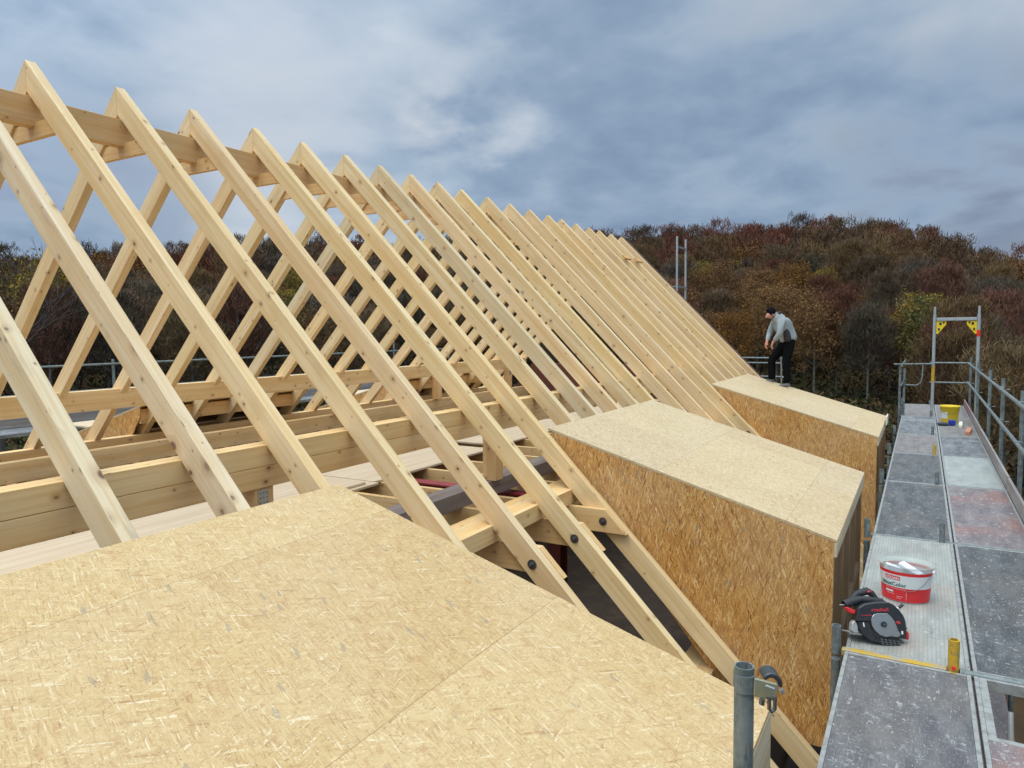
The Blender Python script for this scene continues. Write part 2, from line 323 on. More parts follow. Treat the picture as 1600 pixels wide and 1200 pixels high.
# ------------------------------------------------------------------ mesh helpers
def unit(v):
    v = np.asarray(v, float); return v/np.linalg.norm(v)
class MB:
    """collects primitives in world coordinates; build() links them as ONE mesh object with metric UVs along `axis`"""
    def __init__(s): s.v = []; s.f = []; s.ax = []; s.sm = []; s.mi = []
    def add(s, vs, fs, axis=(0, 1, 0), smooth=False, mi=0):
        o = len(s.v); s.v += [tuple(map(float, q)) for q in vs]
        for f in fs: s.f.append([o+i for i in f]); s.ax.append(axis); s.sm.append(smooth); s.mi.append(mi)
        return s
    def box(s, x0, x1, y0, y1, z0, z1, axis=None, mi=0):
        if axis is None:
            e = [abs(x1-x0), abs(y1-y0), abs(z1-z0)]; axis = [(1, 0, 0), (0, 1, 0), (0, 0, 1)][int(np.argmax(e))]
        vs = [(x, y, z) for x in sorted((x0, x1)) for y in sorted((y0, y1)) for z in sorted((z0, z1))]
        return s.add(vs, [(0, 1, 3, 2), (4, 6, 7, 5), (0, 4, 5, 1), (2, 3, 7, 6), (0, 2, 6, 4), (1, 5, 7, 3)], axis, mi=mi)
    def obox(s, c, ex, ey, ez, axis=None, mi=0):
        c, ex, ey, ez = map(lambda q: np.asarray(q, float), (c, ex, ey, ez))
        vs = [c+a*ex+b*ey+g*ez for a in (-.5, .5) for b in (-.5, .5) for g in (-.5, .5)]
        if axis is None:
            L = [np.linalg.norm(ex), np.linalg.norm(ey), np.linalg.norm(ez)]; axis = unit((ex, ey, ez)[int(np.argmax(L))])
        return s.add(vs, [(0, 1, 3, 2), (4, 6, 7, 5), (0, 4, 5, 1), (2, 3, 7, 6), (0, 2, 6, 4), (1, 5, 7, 3)], axis, mi=mi)
    def prism(s, poly, vec, axis=(0, 1, 0), mi=0):
        n = len(poly); p = np.asarray(poly, float); v = np.asarray(vec, float)
        vs = list(p)+list(p+v)
        fs = [tuple(range(n))[::-1], tuple(range(n, 2*n))]+[(i, (i+1) % n, (i+1) % n+n, i+n) for i in range(n)]
        return s.add(vs, fs, axis, mi=mi)
    def tube(s, pts, r, seg=12, cap=True, hollow=0., mi=0):
        pts = [np.asarray(p, float) for p in pts]; n = len(pts)
        rs = r if isinstance(r, (list, tuple)) else [r]*n
        vs = []; up = None
        for i, p in enumerate(pts):
            d = unit(pts[min(i+1, n-1)]-pts[max(i-1, 0)])
            if up is None or abs(np.dot(up, d)) > .95: up = np.array([0, 0, 1.]) if abs(d[2]) < .9 else np.array([1., 0, 0])
            a = unit(np.cross(up, d)); b = np.cross(d, a); up = b
            for k in range(seg):
                th = 2*math.pi*k/seg; vs.append(p+rs[i]*(math.cos(th)*a+math.sin(th)*b))
        fs = [(i*seg+k, i*seg+(k+1) % seg, (i+1)*seg+(k+1) % seg, (i+1)*seg+k) for i in range(n-1) for k in range(seg)]
        ax = unit(pts[-1]-pts[0]) if np.linalg.norm(pts[-1]-pts[0]) > 1e-6 else (0, 0, 1)
        s.add(vs, fs, ax, True, mi)
        if cap:
            if hollow:
                d = unit(pts[-1]-pts[-2]); c = pts[-1]; top = vs[-seg:]
                inn = [c+(q-c)*hollow for q in top]; dn = [q-d*rs[-1]*2.5 for q in inn]
                s.add(top+inn+dn, [(k, (k+1) % seg, seg+(k+1) % seg, seg+k) for k in range(seg)]+[(seg+k, seg+(k+1) % seg, 2*seg+(k+1) % seg, 2*seg+k) for k in range(seg)]+[tuple(range(2*seg, 3*seg))], ax, False, mi)
                s.add(vs[:seg], [tuple(range(seg))[::-1]], ax, False, mi)
            else:
                s.add(vs[:seg], [tuple(range(seg))[::-1]], ax, False, mi); s.add(vs[-seg:], [tuple(range(seg))], ax, False, mi)
        return s
    def lathe(s, prof, c, seg=32, sx=1., sy=1., mi=0, a0=0., a1=2*math.pi, rot=0.):
        c = np.asarray(c, float); vs = []; full = abs(a1-a0-2*math.pi) < 1e-6; m = seg if full else seg+1
        for (r, z) in prof:
            for k in range(m):
                th = a0+(a1-a0)*k/seg; x, y = r*sx*math.cos(th), r*sy*math.sin(th)
                vs.append(c+np.array([x*math.cos(rot)-y*math.sin(rot), x*math.sin(rot)+y*math.cos(rot), z]))
        fs = []
        for i in range(len(prof)-1):
            for k in range(seg):
                k2 = (k+1) % m if full else k+1
                fs.append((i*m+k, i*m+k2, (i+1)*m+k2, (i+1)*m+k))
        return s.add(vs, fs, (0, 0, 1), True, mi)
    def build(s, name, mats, parent=None, base=None, bevel=0., color=None, recalc=True):
        base = np.zeros(3) if base is None else np.asarray(base, float)
        if parent is not None: base = np.array(parent['_base'])
        me = bpy.data.meshes.new(name)
        vv = np.array(s.v)-base
        me.from_pydata(vv.tolist(), [], s.f); me.update()
        mats = mats if isinstance(mats, (list, tuple)) else [mats]
        for m in mats: me.materials.append(m)
        me.polygons.foreach_set('material_index', s.mi); me.polygons.foreach_set('use_smooth', s.sm)
        if recalc:
            bm = bmesh.new(); bm.from_mesh(me)
            lay = bm.faces.layers.int.new('src')
            for i, f in enumerate(bm.faces): f[lay] = i
            bmesh.ops.recalc_face_normals(bm, faces=bm.faces)
            bm.to_mesh(me); bm.free()
        if bevel:
            bm = bmesh.new(); bm.from_mesh(me)
            bmesh.ops.remove_doubles(bm, verts=bm.verts, dist=1e-5)
            bmesh.ops.bevel(bm, geom=[e for e in bm.edges if e.is_manifold], offset=bevel, segments=1, affect='EDGES', clamp_overlap=True)
            ax = np.asarray(s.ax[0], float); bm.to_mesh(me); bm.free(); axes = None
        else: axes = s.ax
        uvl = me.uv_layers.new(name='UVMap'); uvs = np.zeros((len(me.loops), 2))
        for pi, p in enumerate(me.polygons):
            a = np.asarray(axes[pi] if axes is not None else s.ax[0], float); n = np.array(p.normal)
            if abs(n@a) > .9:
                e1 = np.array([0, 0, 1.]) if abs(n[2]) < .7 else np.array([1., 0, 0]); u_ = unit(e1-n*(n@e1))
            else: u_ = unit(a-n*(n@a))
            w_ = np.cross(n, u_); off = (n[0]*3.1+n[1]*5.3+n[2]*7.7)
            for li in p.loop_indices:
                q = np.array(me.vertices[me.loops[li].vertex_index].co)
                uvs[li] = (q@u_, q@w_+off)
        uvl.data.foreach_set('uv', uvs.ravel())
        o = bpy.data.objects.new(name, me); COL.objects.link(o)
        if parent is not None: o.parent = parent
        else: o.location = base; o['_base'] = base.tolist()
        if color: o.color = (*color, 1)
        return o

def tag(o, label=None, cat=None, group=None, kind=None):
    if label: o['label'] = label
    if cat: o['category'] = cat
    if group: o['group'] = group
    if kind: o['kind'] = kind
    return o
def thing(name, base, label, cat, group=None):
    o = bpy.data.objects.new(name, None); COL.objects.link(o); o.location = base; o['_base'] = [float(q) for q in base]
    o.empty_display_size = .1
    return tag(o, label, cat, group)
def ordn(i): return ['first', 'second', 'third', 'fourth', 'fifth', 'sixth', 'seventh', 'eighth', 'ninth', 'tenth', 'eleventh', 'twelfth', 'thirteenth', 'fourteenth', 'fifteenth', 'sixteenth', 'seventeenth', 'eighteenth', 'nineteenth', 'twentieth', 'twenty-first', 'twenty-second', 'twenty-third', 'twenty-fourth', 'twenty-fifth'][i-1]

# ------------------------------------------------------------------ key dimensions
RX, RZ, TA = -5.9404, 2.0983, math.tan(.7959)
L = .235; RW = .08                                  # plumb depth and thickness of a rafter
RY = {-1: 1.785, 0: 2.394, 1: 2.971, 2: 3.674, 3: 4.369, 4: 5.084, 5: 5.7275, 6: 6.397, 7: 7.012, 8: 7.632, 9: 8.237, 10: 8.83, 11: 9.553, 12: 10.248, 13: 10.933, 14: 11.636, 15: 12.178, 16: 12.83, 17: 13.459, 18: 13.992, 19: 14.634, 20: 15.25}
BX, BZ, FX, FZ = -3.007, -.8975, -.5466, -1.6196
KD = (FZ-BZ)/(FX-BX)
def mir(x): return 2*RX-x
DZ = -1.8                                            # scaffold deck level
TY = [1.71, 4.276, 6.841, 9.354, 11.528, 13.662, 16.463, 19.0]
GZ = -12.0

# ------------------------------------------------------------------ terrain
def hill_crest(th):      # th: azimuth from +Y, clockwise, degrees; height of the crest above the eye
    pts = [(-120, 2), (-70, 5), (-60, 7), (-55, 11), (-49, 14), (-45, 15), (-38, 13), (-30, 15), (-21, 17), (-17, 18), (-12.5, 17), (-8, 17), (-6, 16), (-2, 14.5), (.5, 10), (3, 5.5), (6, 1), (14, -2), (40, 0), (90, -2)]
    return float(np.interp(th, [p[0] for p in pts], [p[1] for p in pts]))
def ground_h(x, y):
    r = math.hypot(x, y); th = math.degrees(math.atan2(x, y))
    c = hill_crest(th); t_ = min(max((r-92)/(255-92), 0), 1); s_ = t_**1.15
    h = GZ+(c-GZ)*s_
    if r > 255: h = c-(r-255)*.03
    v = min(max((th-1)/10, 0), 1)                    # a valley opens to the right of the scaffold
    h -= 5*v*math.exp(-((r-75)/60)**2)
    h += 1.2*math.sin(x*.045+1.3)*math.sin(y*.038)*min(r/120, 1)
    return h
def build_ground():
    rs = [0, 8, 16, 26, 38, 50, 62, 74, 86, 96, 106, 118, 130, 142, 156, 170, 184, 198, 214, 230, 246, 262, 300, 380, 600, 1000, 2500]
    n = 120; vs = [(0, 0, ground_h(0, 0.01))]
    for r in rs[1:]:
        for k in range(n):
            a = 2*math.pi*k/n; x, y = r*math.sin(a), r*math.cos(a); vs.append((x, y, ground_h(x, y) if r < 500 else -5-r*.01))
    fs = [(0, 1+(k+1) % n, 1+k) for k in range(n)]
    for i in range(len(rs)-2):
        for k in range(n): fs.append((1+i*n+k, 1+i*n+(k+1) % n, 1+(i+1)*n+(k+1) % n, 1+(i+1)*n+k))
    m, t, b = mat('leaf_litter_and_grass')
    tc = t.new('ShaderNodeTexCoord').outputs['Object']
    n1 = t.noise(tc, .035, 5, .6); n2 = t.noise(tc, .9, 5, .7)
    c = t.mix(t.smooth(n1, .42, .58), (.050, .032, .018), (.038, .050, .016))
    c = t.mix(t.smooth(n2, .4, .7, 0, .7), c, (.075, .045, .02))
    t.set(b.inputs['Base Color'], c); b.inputs['Roughness'].default_value = .95; b.inputs['Specular IOR Level'].default_value = .1
    me = bpy.data.meshes.new('ground'); me.from_pydata(vs, [], fs); me.materials.append(m)
    me.polygons.foreach_set('use_smooth', [True]*len(fs))
    o = bpy.data.objects.new('ground', me); COL.objects.link(o); o['kind'] = 'structure'
build_ground()

# ------------------------------------------------------------------ trees
rng = np.random.default_rng(11)
def foliage_mat(name, twig):
    m, t, b = mat(name)
    oi = t.new('ShaderNodeObjectInfo'); tc = t.new('ShaderNodeTexCoord').outputs['Object']
    n = t.noise(tc, .55, 3, .6); n2 = t.noise(t.vadd(tc, t.comb(oi.outputs['Random'], oi.outputs['Random'], 0.)), 2.3, 2, .5)
    at = t.new('ShaderNodeAttribute', attribute_name='tone').outputs['Fac']
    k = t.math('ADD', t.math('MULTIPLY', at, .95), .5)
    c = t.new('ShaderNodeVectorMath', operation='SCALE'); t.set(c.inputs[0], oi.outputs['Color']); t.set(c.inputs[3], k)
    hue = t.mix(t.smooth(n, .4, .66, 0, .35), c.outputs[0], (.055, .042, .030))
    t.set(b.inputs['Base Color'], hue); b.inputs['Roughness'].default_value = .8; b.inputs['Specular IOR Level'].default_value = .15
    return m
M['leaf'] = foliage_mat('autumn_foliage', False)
m, t, b = mat('bark'); tc = t.new('ShaderNodeTexCoord').outputs['Object']
n = t.noise(t.map(tc, sc=(6, 6, 1.2)), 1, 4, .6)
t.set(b.inputs['Base Color'], t.mix(t.smooth(n, .35, .65), (.06, .05, .042), (.19, .17, .15))); b.inputs['Roughness'].default_value = .9
M['bark'] = m

def quads_mesh(name, C, A, B, tone, m):
    """C centres, A/B half vectors (n,3) -> one mesh of quads"""
    n = len(C); V = np.empty((n, 4, 3)); V[:, 0] = C-A-B; V[:, 1] = C+A-B*.6; V[:, 2] = C+A*1.05+B; V[:, 3] = C-A*.7+B*.8
    me = bpy.data.meshes.new(name); me.vertices.add(n*4); me.vertices.foreach_set('co', V.ravel())
    me.loops.add(n*4); me.loops.foreach_set('vertex_index', np.arange(n*4)); me.polygons.add(n)
    me.polygons.foreach_set('loop_start', np.arange(0, n*4, 4)); me.update(calc_edges=True)
    at = me.attributes.new('tone', 'FLOAT', 'FACE'); at.data.foreach_set('value', tone)
    me.materials.append(m); me.validate(); return me
def crown_cloud(kind, H, Rr, n, size, seedv):
    """points of a crown: clumps around limb ends, uneven outline"""
    g = np.random.default_rng(seedv); nc = 70
    base = H*({'twig': .36, 'leafy': .32}.get(kind, .12))
    cl = []
    for i in range(nc):
        z = base+(H-base)*g.random()**.8*.95; f = (z-base)/(H-base)
        if kind == 'column': rad = Rr*(.55+.45*math.sin(math.pi*min(f*1.1, 1)))
        else: rad = Rr*math.sqrt(max(1-((f-.42)/.62)**2, .05))
        a = g.random()*6.283; rr = rad*math.sqrt(g.random())*.85
        cl.append((rr*math.cos(a), rr*math.sin(a), z, Rr*(.22+.20*g.random()), .25+.75*g.random()))
    cl = np.array(cl); idx = g.integers(0, nc, n); c = cl[idx]
    d = g.normal(size=(n, 3)); d /= np.linalg.norm(d, axis=1)[:, None]; rr = g.random(n)**.45
    P = c[:, :3]+d*(c[:, 3]*rr)[:, None]*np.array([1, 1, .75])
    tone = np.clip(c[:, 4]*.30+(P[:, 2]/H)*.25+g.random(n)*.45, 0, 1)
    if kind == 'twig':
        out = P-np.array([0, 0, H*.35]); out /= np.linalg.norm(out, axis=1)[:, None]+1e-6
        dirv = out*.8+g.normal(size=(n, 3))*.55+np.array([0, 0, .45]); dirv /= np.linalg.norm(dirv, axis=1)[:, None]
        side = np.cross(dirv, g.normal(size=(n, 3))); side /= np.linalg.norm(side, axis=1)[:, None]
        A = dirv*(size*(.8+g.random(n)*1.3))[:, None]; B = side*(size*(.075+.075*g.random(n)))[:, None]
    else:
        e = g.normal(size=(n, 3)); e /= np.linalg.norm(e, axis=1)[:, None]; f = np.cross(e, g.normal(size=(n, 3))); f /= np.linalg.norm(f, axis=1)[:, None]
        sz = size*(.35+.65*g.random(n)); A = e*sz[:, None]*.62; B = f*sz[:, None]*.36
    return P, A, B, tone
def limb_mb(H, Rr, seedv, nl=9, r0=.17):
    g = random.Random(seedv); mb = MB()
    top = (g.uniform(-.4, .4), g.uniform(-.4, .4), H*.86)
    mb.tube([(0, 0, -.6), (g.uniform(-.1, .1), g.uniform(-.1, .1), H*.3), (top[0]*.5, top[1]*.5, H*.6), top], [r0*1.25, r0, r0*.7, r0*.12], 6)
    for i in range(nl):
        z = H*(.28+.5*i/nl); a = i*2.4+g.random(); rr = Rr*g.uniform(.55, .95)*(1-.4*i/nl)
        p0 = (0, 0, z); p1 = (rr*.45*math.cos(a), rr*.45*math.sin(a), z+H*.09); p2 = (rr*math.cos(a+.2), rr*math.sin(a+.2), z+H*.24)
        mb.tube([p0, p1, p2], [r0*.42, r0*.26, r0*.06], 4, cap=False)
        for q in range(2):
            a2 = a+g.uniform(-1, 1); p3 = (p1[0]+rr*.5*math.cos(a2), p1[1]+rr*.5*math.sin(a2), p1[2]+H*g.uniform(.08, .17))
            mb.tube([p1, p3], [r0*.18, r0*.04], 3, cap=False)
    return mb
protos = {}
def make_protos():
    spec = {'twig': (5, 17, 5.0, 8000, .28), 'leafy': (4, 15.5, 4.8, 5200, .27), 'column': (2, 15.0, 3.2, 3600, .28)}
    for k, (cnt, H, Rr, n, size) in spec.items():
        protos[k] = []
        for i in range(cnt):
            sd_ = 100+i*7+len(k)
            P, A, B, T = crown_cloud(k, H*(1+.08*math.sin(i*2)), Rr, n, size, sd_)
            if k == 'leafy':
                P2, A2, B2, T2 = crown_cloud('twig', H, Rr*1.04, 1500, .28, sd_+3)
                P, A, B, T = np.vstack([P, P2]), np.vstack([A, A2]), np.vstack([B, B2]), np.concatenate([T, T2*.6])
            cm = quads_mesh('crown_'+k, P, A, B, T, M['leaf'])
            tm = limb_mb(H, Rr, sd_)
            me = bpy.data.meshes.new('trunk_'+k); me.from_pydata(tm.v, [], tm.f); me.materials.append(M['bark'])
            protos[k].append((cm, tm and me, (P, A, B, T)))
make_protos()
COLS = {'bare': [(.150, .098, .055), (.125, .085, .052), (.165, .112, .056), (.125, .100, .066), (.185, .112, .050), (.115, .088, .064)],
        'russet': [(.20, .105, .040), (.18, .090, .036), (.23, .125, .040)],
        'darkred': [(.175, .070, .042), (.150, .068, .045)],
        'orange': [(.26, .115, .025), (.22, .10, .022)],
        'yellow': [(.26, .185, .032), (.21, .165, .035)],
        'green': [(.115, .115, .035), (.10, .105, .035)]}
def plant(kind, x, y, sc, rot, colr, label, group, shape=None, sink=0.):
    ks = shape or {'bare': 'twig', 'russet': 'leafy', 'darkred': 'twig', 'orange': 'leafy', 'yellow': 'leafy', 'green': 'column'}[kind]
    cm, tm, _ = random.choice(protos[ks])
    o = bpy.data.objects.new('deciduous_tree', None); COL.objects.link(o); o.empty_display_size = 1
    o.location = (x, y, ground_h(x, y)-sink); o.rotation_euler = (0, 0, rot); o.scale = (sc, sc, sc*random.uniform(.92, 1.1))
    tag(o, label, 'tree', group)
    a = bpy.data.objects.new('crown', cm); b_ = bpy.data.objects.new('trunk', tm)
    for q in (a, b_): COL.objects.link(q); q.parent = o
    a.color = (*colr, 1)
    return o
def project(x, y, z):
    v = Vector((x, y, z)); dp = v.dot(Fv)
    if dp < 1: return None
    return (800+FPX*v.dot(R2)/dp, 600-FPX*v.dot(U2)/dp, dp)
cand = []
g = random.Random(5)
step = 7.7
for i in range(-44, 30):
    for j in range(-8, 42):
        x = i*step+g.uniform(-2.6, 2.6)+(j % 2)*3.6; y = j*step+g.uniform(-2.6, 2.6); r = math.hypot(x, y)
        if r < 62 or r > 275: continue
        th = math.degrees(math.atan2(x, y))
        if r < 100 and not th > 1.5: continue
        if 100 <= r < 108 and -26 < th < -8 and g.random() < .6: continue
        z = ground_h(x, y); p = project(x, y, z+7)
        if p is None or not (-90 < p[0] < 1700): continue
        cand.append((r, x, y, p))
cand.sort(key=lambda q: q[0])
def pick_kind(p, r):
    u, v, _ = p; nz = math.sin(u*.011+1)+math.sin(v*.03+u*.004)+g.uniform(-1.3, 1.3)
    if r > 225:
        return 'darkred' if (1120 < u < 1500 and g.random() < .75) else ('orange' if g.random() < .07 else ('darkred' if g.random() < .3 else 'bare'))
    if nz > 1.75: return 'orange' if g.random() < .32 else 'russet'
    if nz > .9: return 'russet'
    if nz < -2.0 and g.random() < .35: return 'green'
    if g.random() < .05: return 'yellow'
    return 'bare' if g.random() < .78 else 'darkred'
names = {'bare': 'bare brown tree', 'russet': 'russet tree', 'darkred': 'dark reddish-brown tree', 'orange': 'bright orange tree', 'yellow': 'small yellow tree', 'green': 'dull green tree'}
APEX = [35, 179, 295, 392, 474, 537, 591, 639, 681, 718, 759, 794, 826, 855, 875, 898, 919, 935, 953, 969]
def zone(u):
    if u < 10: return 'at the left photo edge'
    if u < 975:
        k = min(range(20), key=lambda q: abs(APEX[q]-u)); return 'below the %s visible rafter peak' % ordn(k+1)
    for lim, ph in ((1040, 'just right of the farthest rafter peak'), (1085, 'behind the far gable scaffold'), (1140, 'right of the far gable scaffold'), (1190, 'just left of the person'), (1250, 'behind the person'), (1310, 'just right of the person'), (1380, 'above the far dormer corner'), (1425, 'behind the hooked side guard'), (1462, 'just left of the yellow-plated portal'), (1530, 'seen inside the yellow-plated portal'), (1570, 'right of the yellow-plated portal')):
        if u < lim: return ph
    return 'at the right photo edge'
def tier(r):
    for lim, ph in ((86, 'in the valley'), (108, 'at the foot of the hill'), (124, 'low on the hill'), (140, 'on the lower slope'), (156, 'at mid-slope'), (400, 'on the upper slope')):
        if r < lim: return ph
NIND = 282
for idx, (r, x, y, p) in enumerate(cand[:NIND]):
    k = pick_kind(p, r); lab = '%s %s, %s' % (names[k], tier(r), zone(p[0]))
    c = random.choice(COLS[k]); f = random.uniform(.60, 1.05); c = tuple(q*f for q in c)
    plant(k, x, y, random.uniform(.70, 1.02)*(1.0 if r > 100 else .85), random.uniform(0, 6.28), c, lab, names[k]+'s '+tier(r)+', '+zone(p[0]))
# the ones the eye picks out
def at_dir(u, r):
    dv = pixdir(u, 560); h = math.hypot(dv.x, dv.y); return dv.x/h*r, dv.y/h*r
for (u, r, sc, k, sh, lab) in [
    (1286, 135, .72, 'yellow', None, 'tree with a yellow-green crown standing just right of the person'),
    (1440, 114, 1.0, 'yellow', None, 'yellow-green tree just left of the tall scaffold end frame'),
    (1572, 68, .75, 'orange', None, 'glowing orange tree at the right edge behind the guard rails'),
    (1090, 150, .95, 'yellow', None, 'yellow tree right behind the distant scaffold frame beyond the gable'),
    (1278, 225, 1.0, 'yellow', None, 'golden tree near the top of the hill above the person'),
    (1425, 165, 1.0, 'orange', None, 'orange tree halfway up the hill above the scaffold end frame'),
    (1500, 235, .9, 'yellow', None, 'yellow-gold tree on the right skyline of the hill'),
    (75, 118, 1.25, 'yellow', None, 'large yellow tree seen between the two nearest left-slope rafters'),
    (330, 150, .9, 'yellow', None, 'yellow-tinged tree seen through the rafters left of the ridge centre'),
    (540, 130, .8, 'orange', None, 'orange tree seen through the small rafter gaps in the middle')]:
    x, y = at_dir(u, r); plant(k, x, y, sc, random.uniform(0, 6.28), tuple(q*(.95 if k == 'yellow' else .8) for q in COLS[k][0]), lab, None, sh)
x, y = at_dir(-6, 52)
def bare_tree(x, y, H, label):
    g_ = random.Random(21); mb = MB()
    def grow(p, d, r, ln_, lev):
        q = p+d*ln_; mb.tube([p, (p+q)/2+np.array([g_.uniform(-.05, .05)*ln_ for _ in range(3)]), q], [r, r*.85, r*.65], 5 if lev < 2 else 3, cap=False)
        if lev >= 6: return
        for i_ in range(3 if lev < 5 else 2):
            d2 = unit(d+np.array([g_.gauss(0, .42), g_.gauss(0, .42), g_.gauss(.06, .30)])); grow(q if i_ < 2 else (p+q)/2, d2, r*.60, ln_*g_.uniform(.66, .84), lev+1)
    t0 = thing('bare_tree', (x, y, ground_h(x, y)), label, 'tree')
    b0 = np.array([x, y, ground_h(x, y)-.3])
    mb.tube([b0, b0+np.array([0, 0, H*.22])], [.26, .2], 8, cap=False); mb.build('trunk', M['bark'], t0)
    mb = MB(); grow(b0+np.array([0, 0, H*.22]), np.array([0, 0, 1.]), .2, H*.2, 0); mb.build('limbs', M['twigs'], t0)
M['twigs'] = paint('dark_twigs', (.06, .048, .042), .9)
bare_tree(x, y, 22.5, 'nearer bare twiggy tree rising above the hill at the left edge')
# the far rest of the wood reads as one mass
Cs, As, Bs, Ts, Ks = [], [], [], [], []
bycol = {}
for (r, x, y, p) in cand[NIND:]:
    k = pick_kind(p, r); ks = {'bare': 'twig', 'russet': 'leafy', 'darkred': 'twig', 'orange': 'leafy', 'yellow': 'leafy', 'green': 'column'}[k]
    P, A, B, T = random.choice(protos[ks])[2]
    n = 1500; ii = rng.integers(0, len(P), n); a = random.uniform(0, 6.28); sc = random.uniform(.85, 1.2)
    Rm = np.array([[math.cos(a), -math.sin(a), 0], [math.sin(a), math.cos(a), 0], [0, 0, 1]])*sc
    Cs.append(P[ii]@Rm.T+np.array([x, y, ground_h(x, y)])); As.append(A[ii]@Rm.T*1.35); Bs.append(B[ii]@Rm.T*1.9); Ts.append(T[ii])
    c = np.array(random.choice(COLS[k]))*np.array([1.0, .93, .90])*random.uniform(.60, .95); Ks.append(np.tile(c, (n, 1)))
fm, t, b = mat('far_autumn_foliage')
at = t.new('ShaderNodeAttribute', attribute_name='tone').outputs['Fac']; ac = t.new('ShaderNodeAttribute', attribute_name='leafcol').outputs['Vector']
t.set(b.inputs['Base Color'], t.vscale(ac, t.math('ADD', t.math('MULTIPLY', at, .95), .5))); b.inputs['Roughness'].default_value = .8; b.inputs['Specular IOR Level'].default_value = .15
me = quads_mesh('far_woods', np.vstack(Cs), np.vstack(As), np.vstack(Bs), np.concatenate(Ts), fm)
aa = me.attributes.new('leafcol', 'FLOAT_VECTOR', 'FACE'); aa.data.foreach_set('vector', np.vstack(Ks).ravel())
fw = bpy.data.objects.new('far_woods', me); COL.objects.link(fw)
tag(fw, 'far-off mass of brown autumn woods along the top of the hill', 'woods', kind='stuff')
# brambles and shrubs at the foot of the hill and in the valley: one uncountable cover
n = 42000
rr = 58+85*rng.random(n)**.9; th = np.radians(np.where(rng.random(n) < .55, -30+48*rng.random(n), -70+45*rng.random(n)))
X = rr*np.sin(th); Y = rr*np.cos(th); Z = np.array([ground_h(a, b_) for a, b_ in zip(X, Y)])+rng.random(n)*(.4+1.5*rng.random(n))
e = rng.normal(size=(n, 3)); e[:, 2] += .6; e /= np.linalg.norm(e, axis=1)[:, None]; f = np.cross(e, rng.normal(size=(n, 3))); f /= np.linalg.norm(f, axis=1)[:, None]
me = quads_mesh('undergrowth', np.stack([X, Y, Z], 1), e*.42, f*.13, rng.random(n), fm)
cc = np.array([(.075, .05, .025), (.05, .055, .02), (.11, .06, .025), (.045, .038, .025)])[rng.integers(0, 4, n)]
aa = me.attributes.new('leafcol', 'FLOAT_VECTOR', 'FACE'); aa.data.foreach_set('vector', cc.ravel())
ug = bpy.data.objects.new('undergrowth', me); COL.objects.link(ug)
tag(ug, 'brown and green undergrowth covering the ground below the trees', 'undergrowth', kind='stuff')

# ------------------------------------------------------------------ rafters
AX_R = (math.cos(.7959), 0, -math.sin(.7959)); AX_L = (-AX_R[0], 0, AX_R[2])
def rafter_mb(side, xe, y):
    pts = [(RX, RZ), (xe, RZ-(xe-RX)*TA), (xe, RZ-(xe-RX)*TA-L), (RX, RZ-L)]
    if side < 0: pts = [(2*RX-a, b) for a, b in pts]
    return MB().prism([(a, y, b) for a, b in pts], (0, RW, 0), AX_R if side > 0 else AX_L)
rr_ = random.Random(3)
CUT_R = {-3, -2, -1, 0, 1, 6, 7, 8, 9, 15, 16, 17, 18}
TINT = {-1: (.93, .975, 1.10), 0: (.98, 1.015, 1.17), 7: (.88, .94, 1.06), 9: (.95, .97, 1.0), 6: (.97, 1.0, 1.04)}
for i in range(-1, 21):
    for side in (1, -1):
        xe = -.50 if not (side > 0 and i in CUT_R) else BX+.02
        if side < 0: xe = -.62
        f = rr_.uniform(.94, 1.05); tint = TINT.get(i, (f, f*rr_.uniform(.985, 1.005), f*rr_.uniform(.94, 1.04)))
        y = RY[i]
        o = rafter_mb(side, xe, y).build('rafter', M['woodnear'] if i < 1 and side > 0 else M['wood'], base=(RX, y, RZ), bevel=.0035 if i < 9 else .002, color=tint)
        if side > 0:
            if i == -1: lab = 'nearest right-slope rafter at the left photo edge, pale with two big knots and grey smears'
            elif i == 0: lab = 'second-nearest right-slope rafter, pale and whitish, its peak outside the left photo edge'
            elif i == 7: lab = 'bluish-grey stained right-slope rafter, seventh of those whose peak shows'
            elif i == 20: lab = 'farthest right-slope rafter, at the gable edge behind the last dormer'
            elif i == 5: lab = 'right-slope rafter running down against the middle dormer\'s OSB cheek, bolted tie on its near face'
            else: lab = 'right-slope spruce rafter, %s from the left of those whose peak shows' % ordn(i)
            tag(o, lab, 'rafter', 'spruce rafters of the right roof slope')
        else:
            if i < 1: lab = 'left-slope spruce rafter at the left photo edge, %s before the first visible peak' % ('two' if i == -1 else 'one')
            else: lab = 'left-slope spruce rafter joined at the %s visible peak from the left' % ordn(i)
            tag(o, lab, 'rafter', 'spruce rafters of the left roof slope')
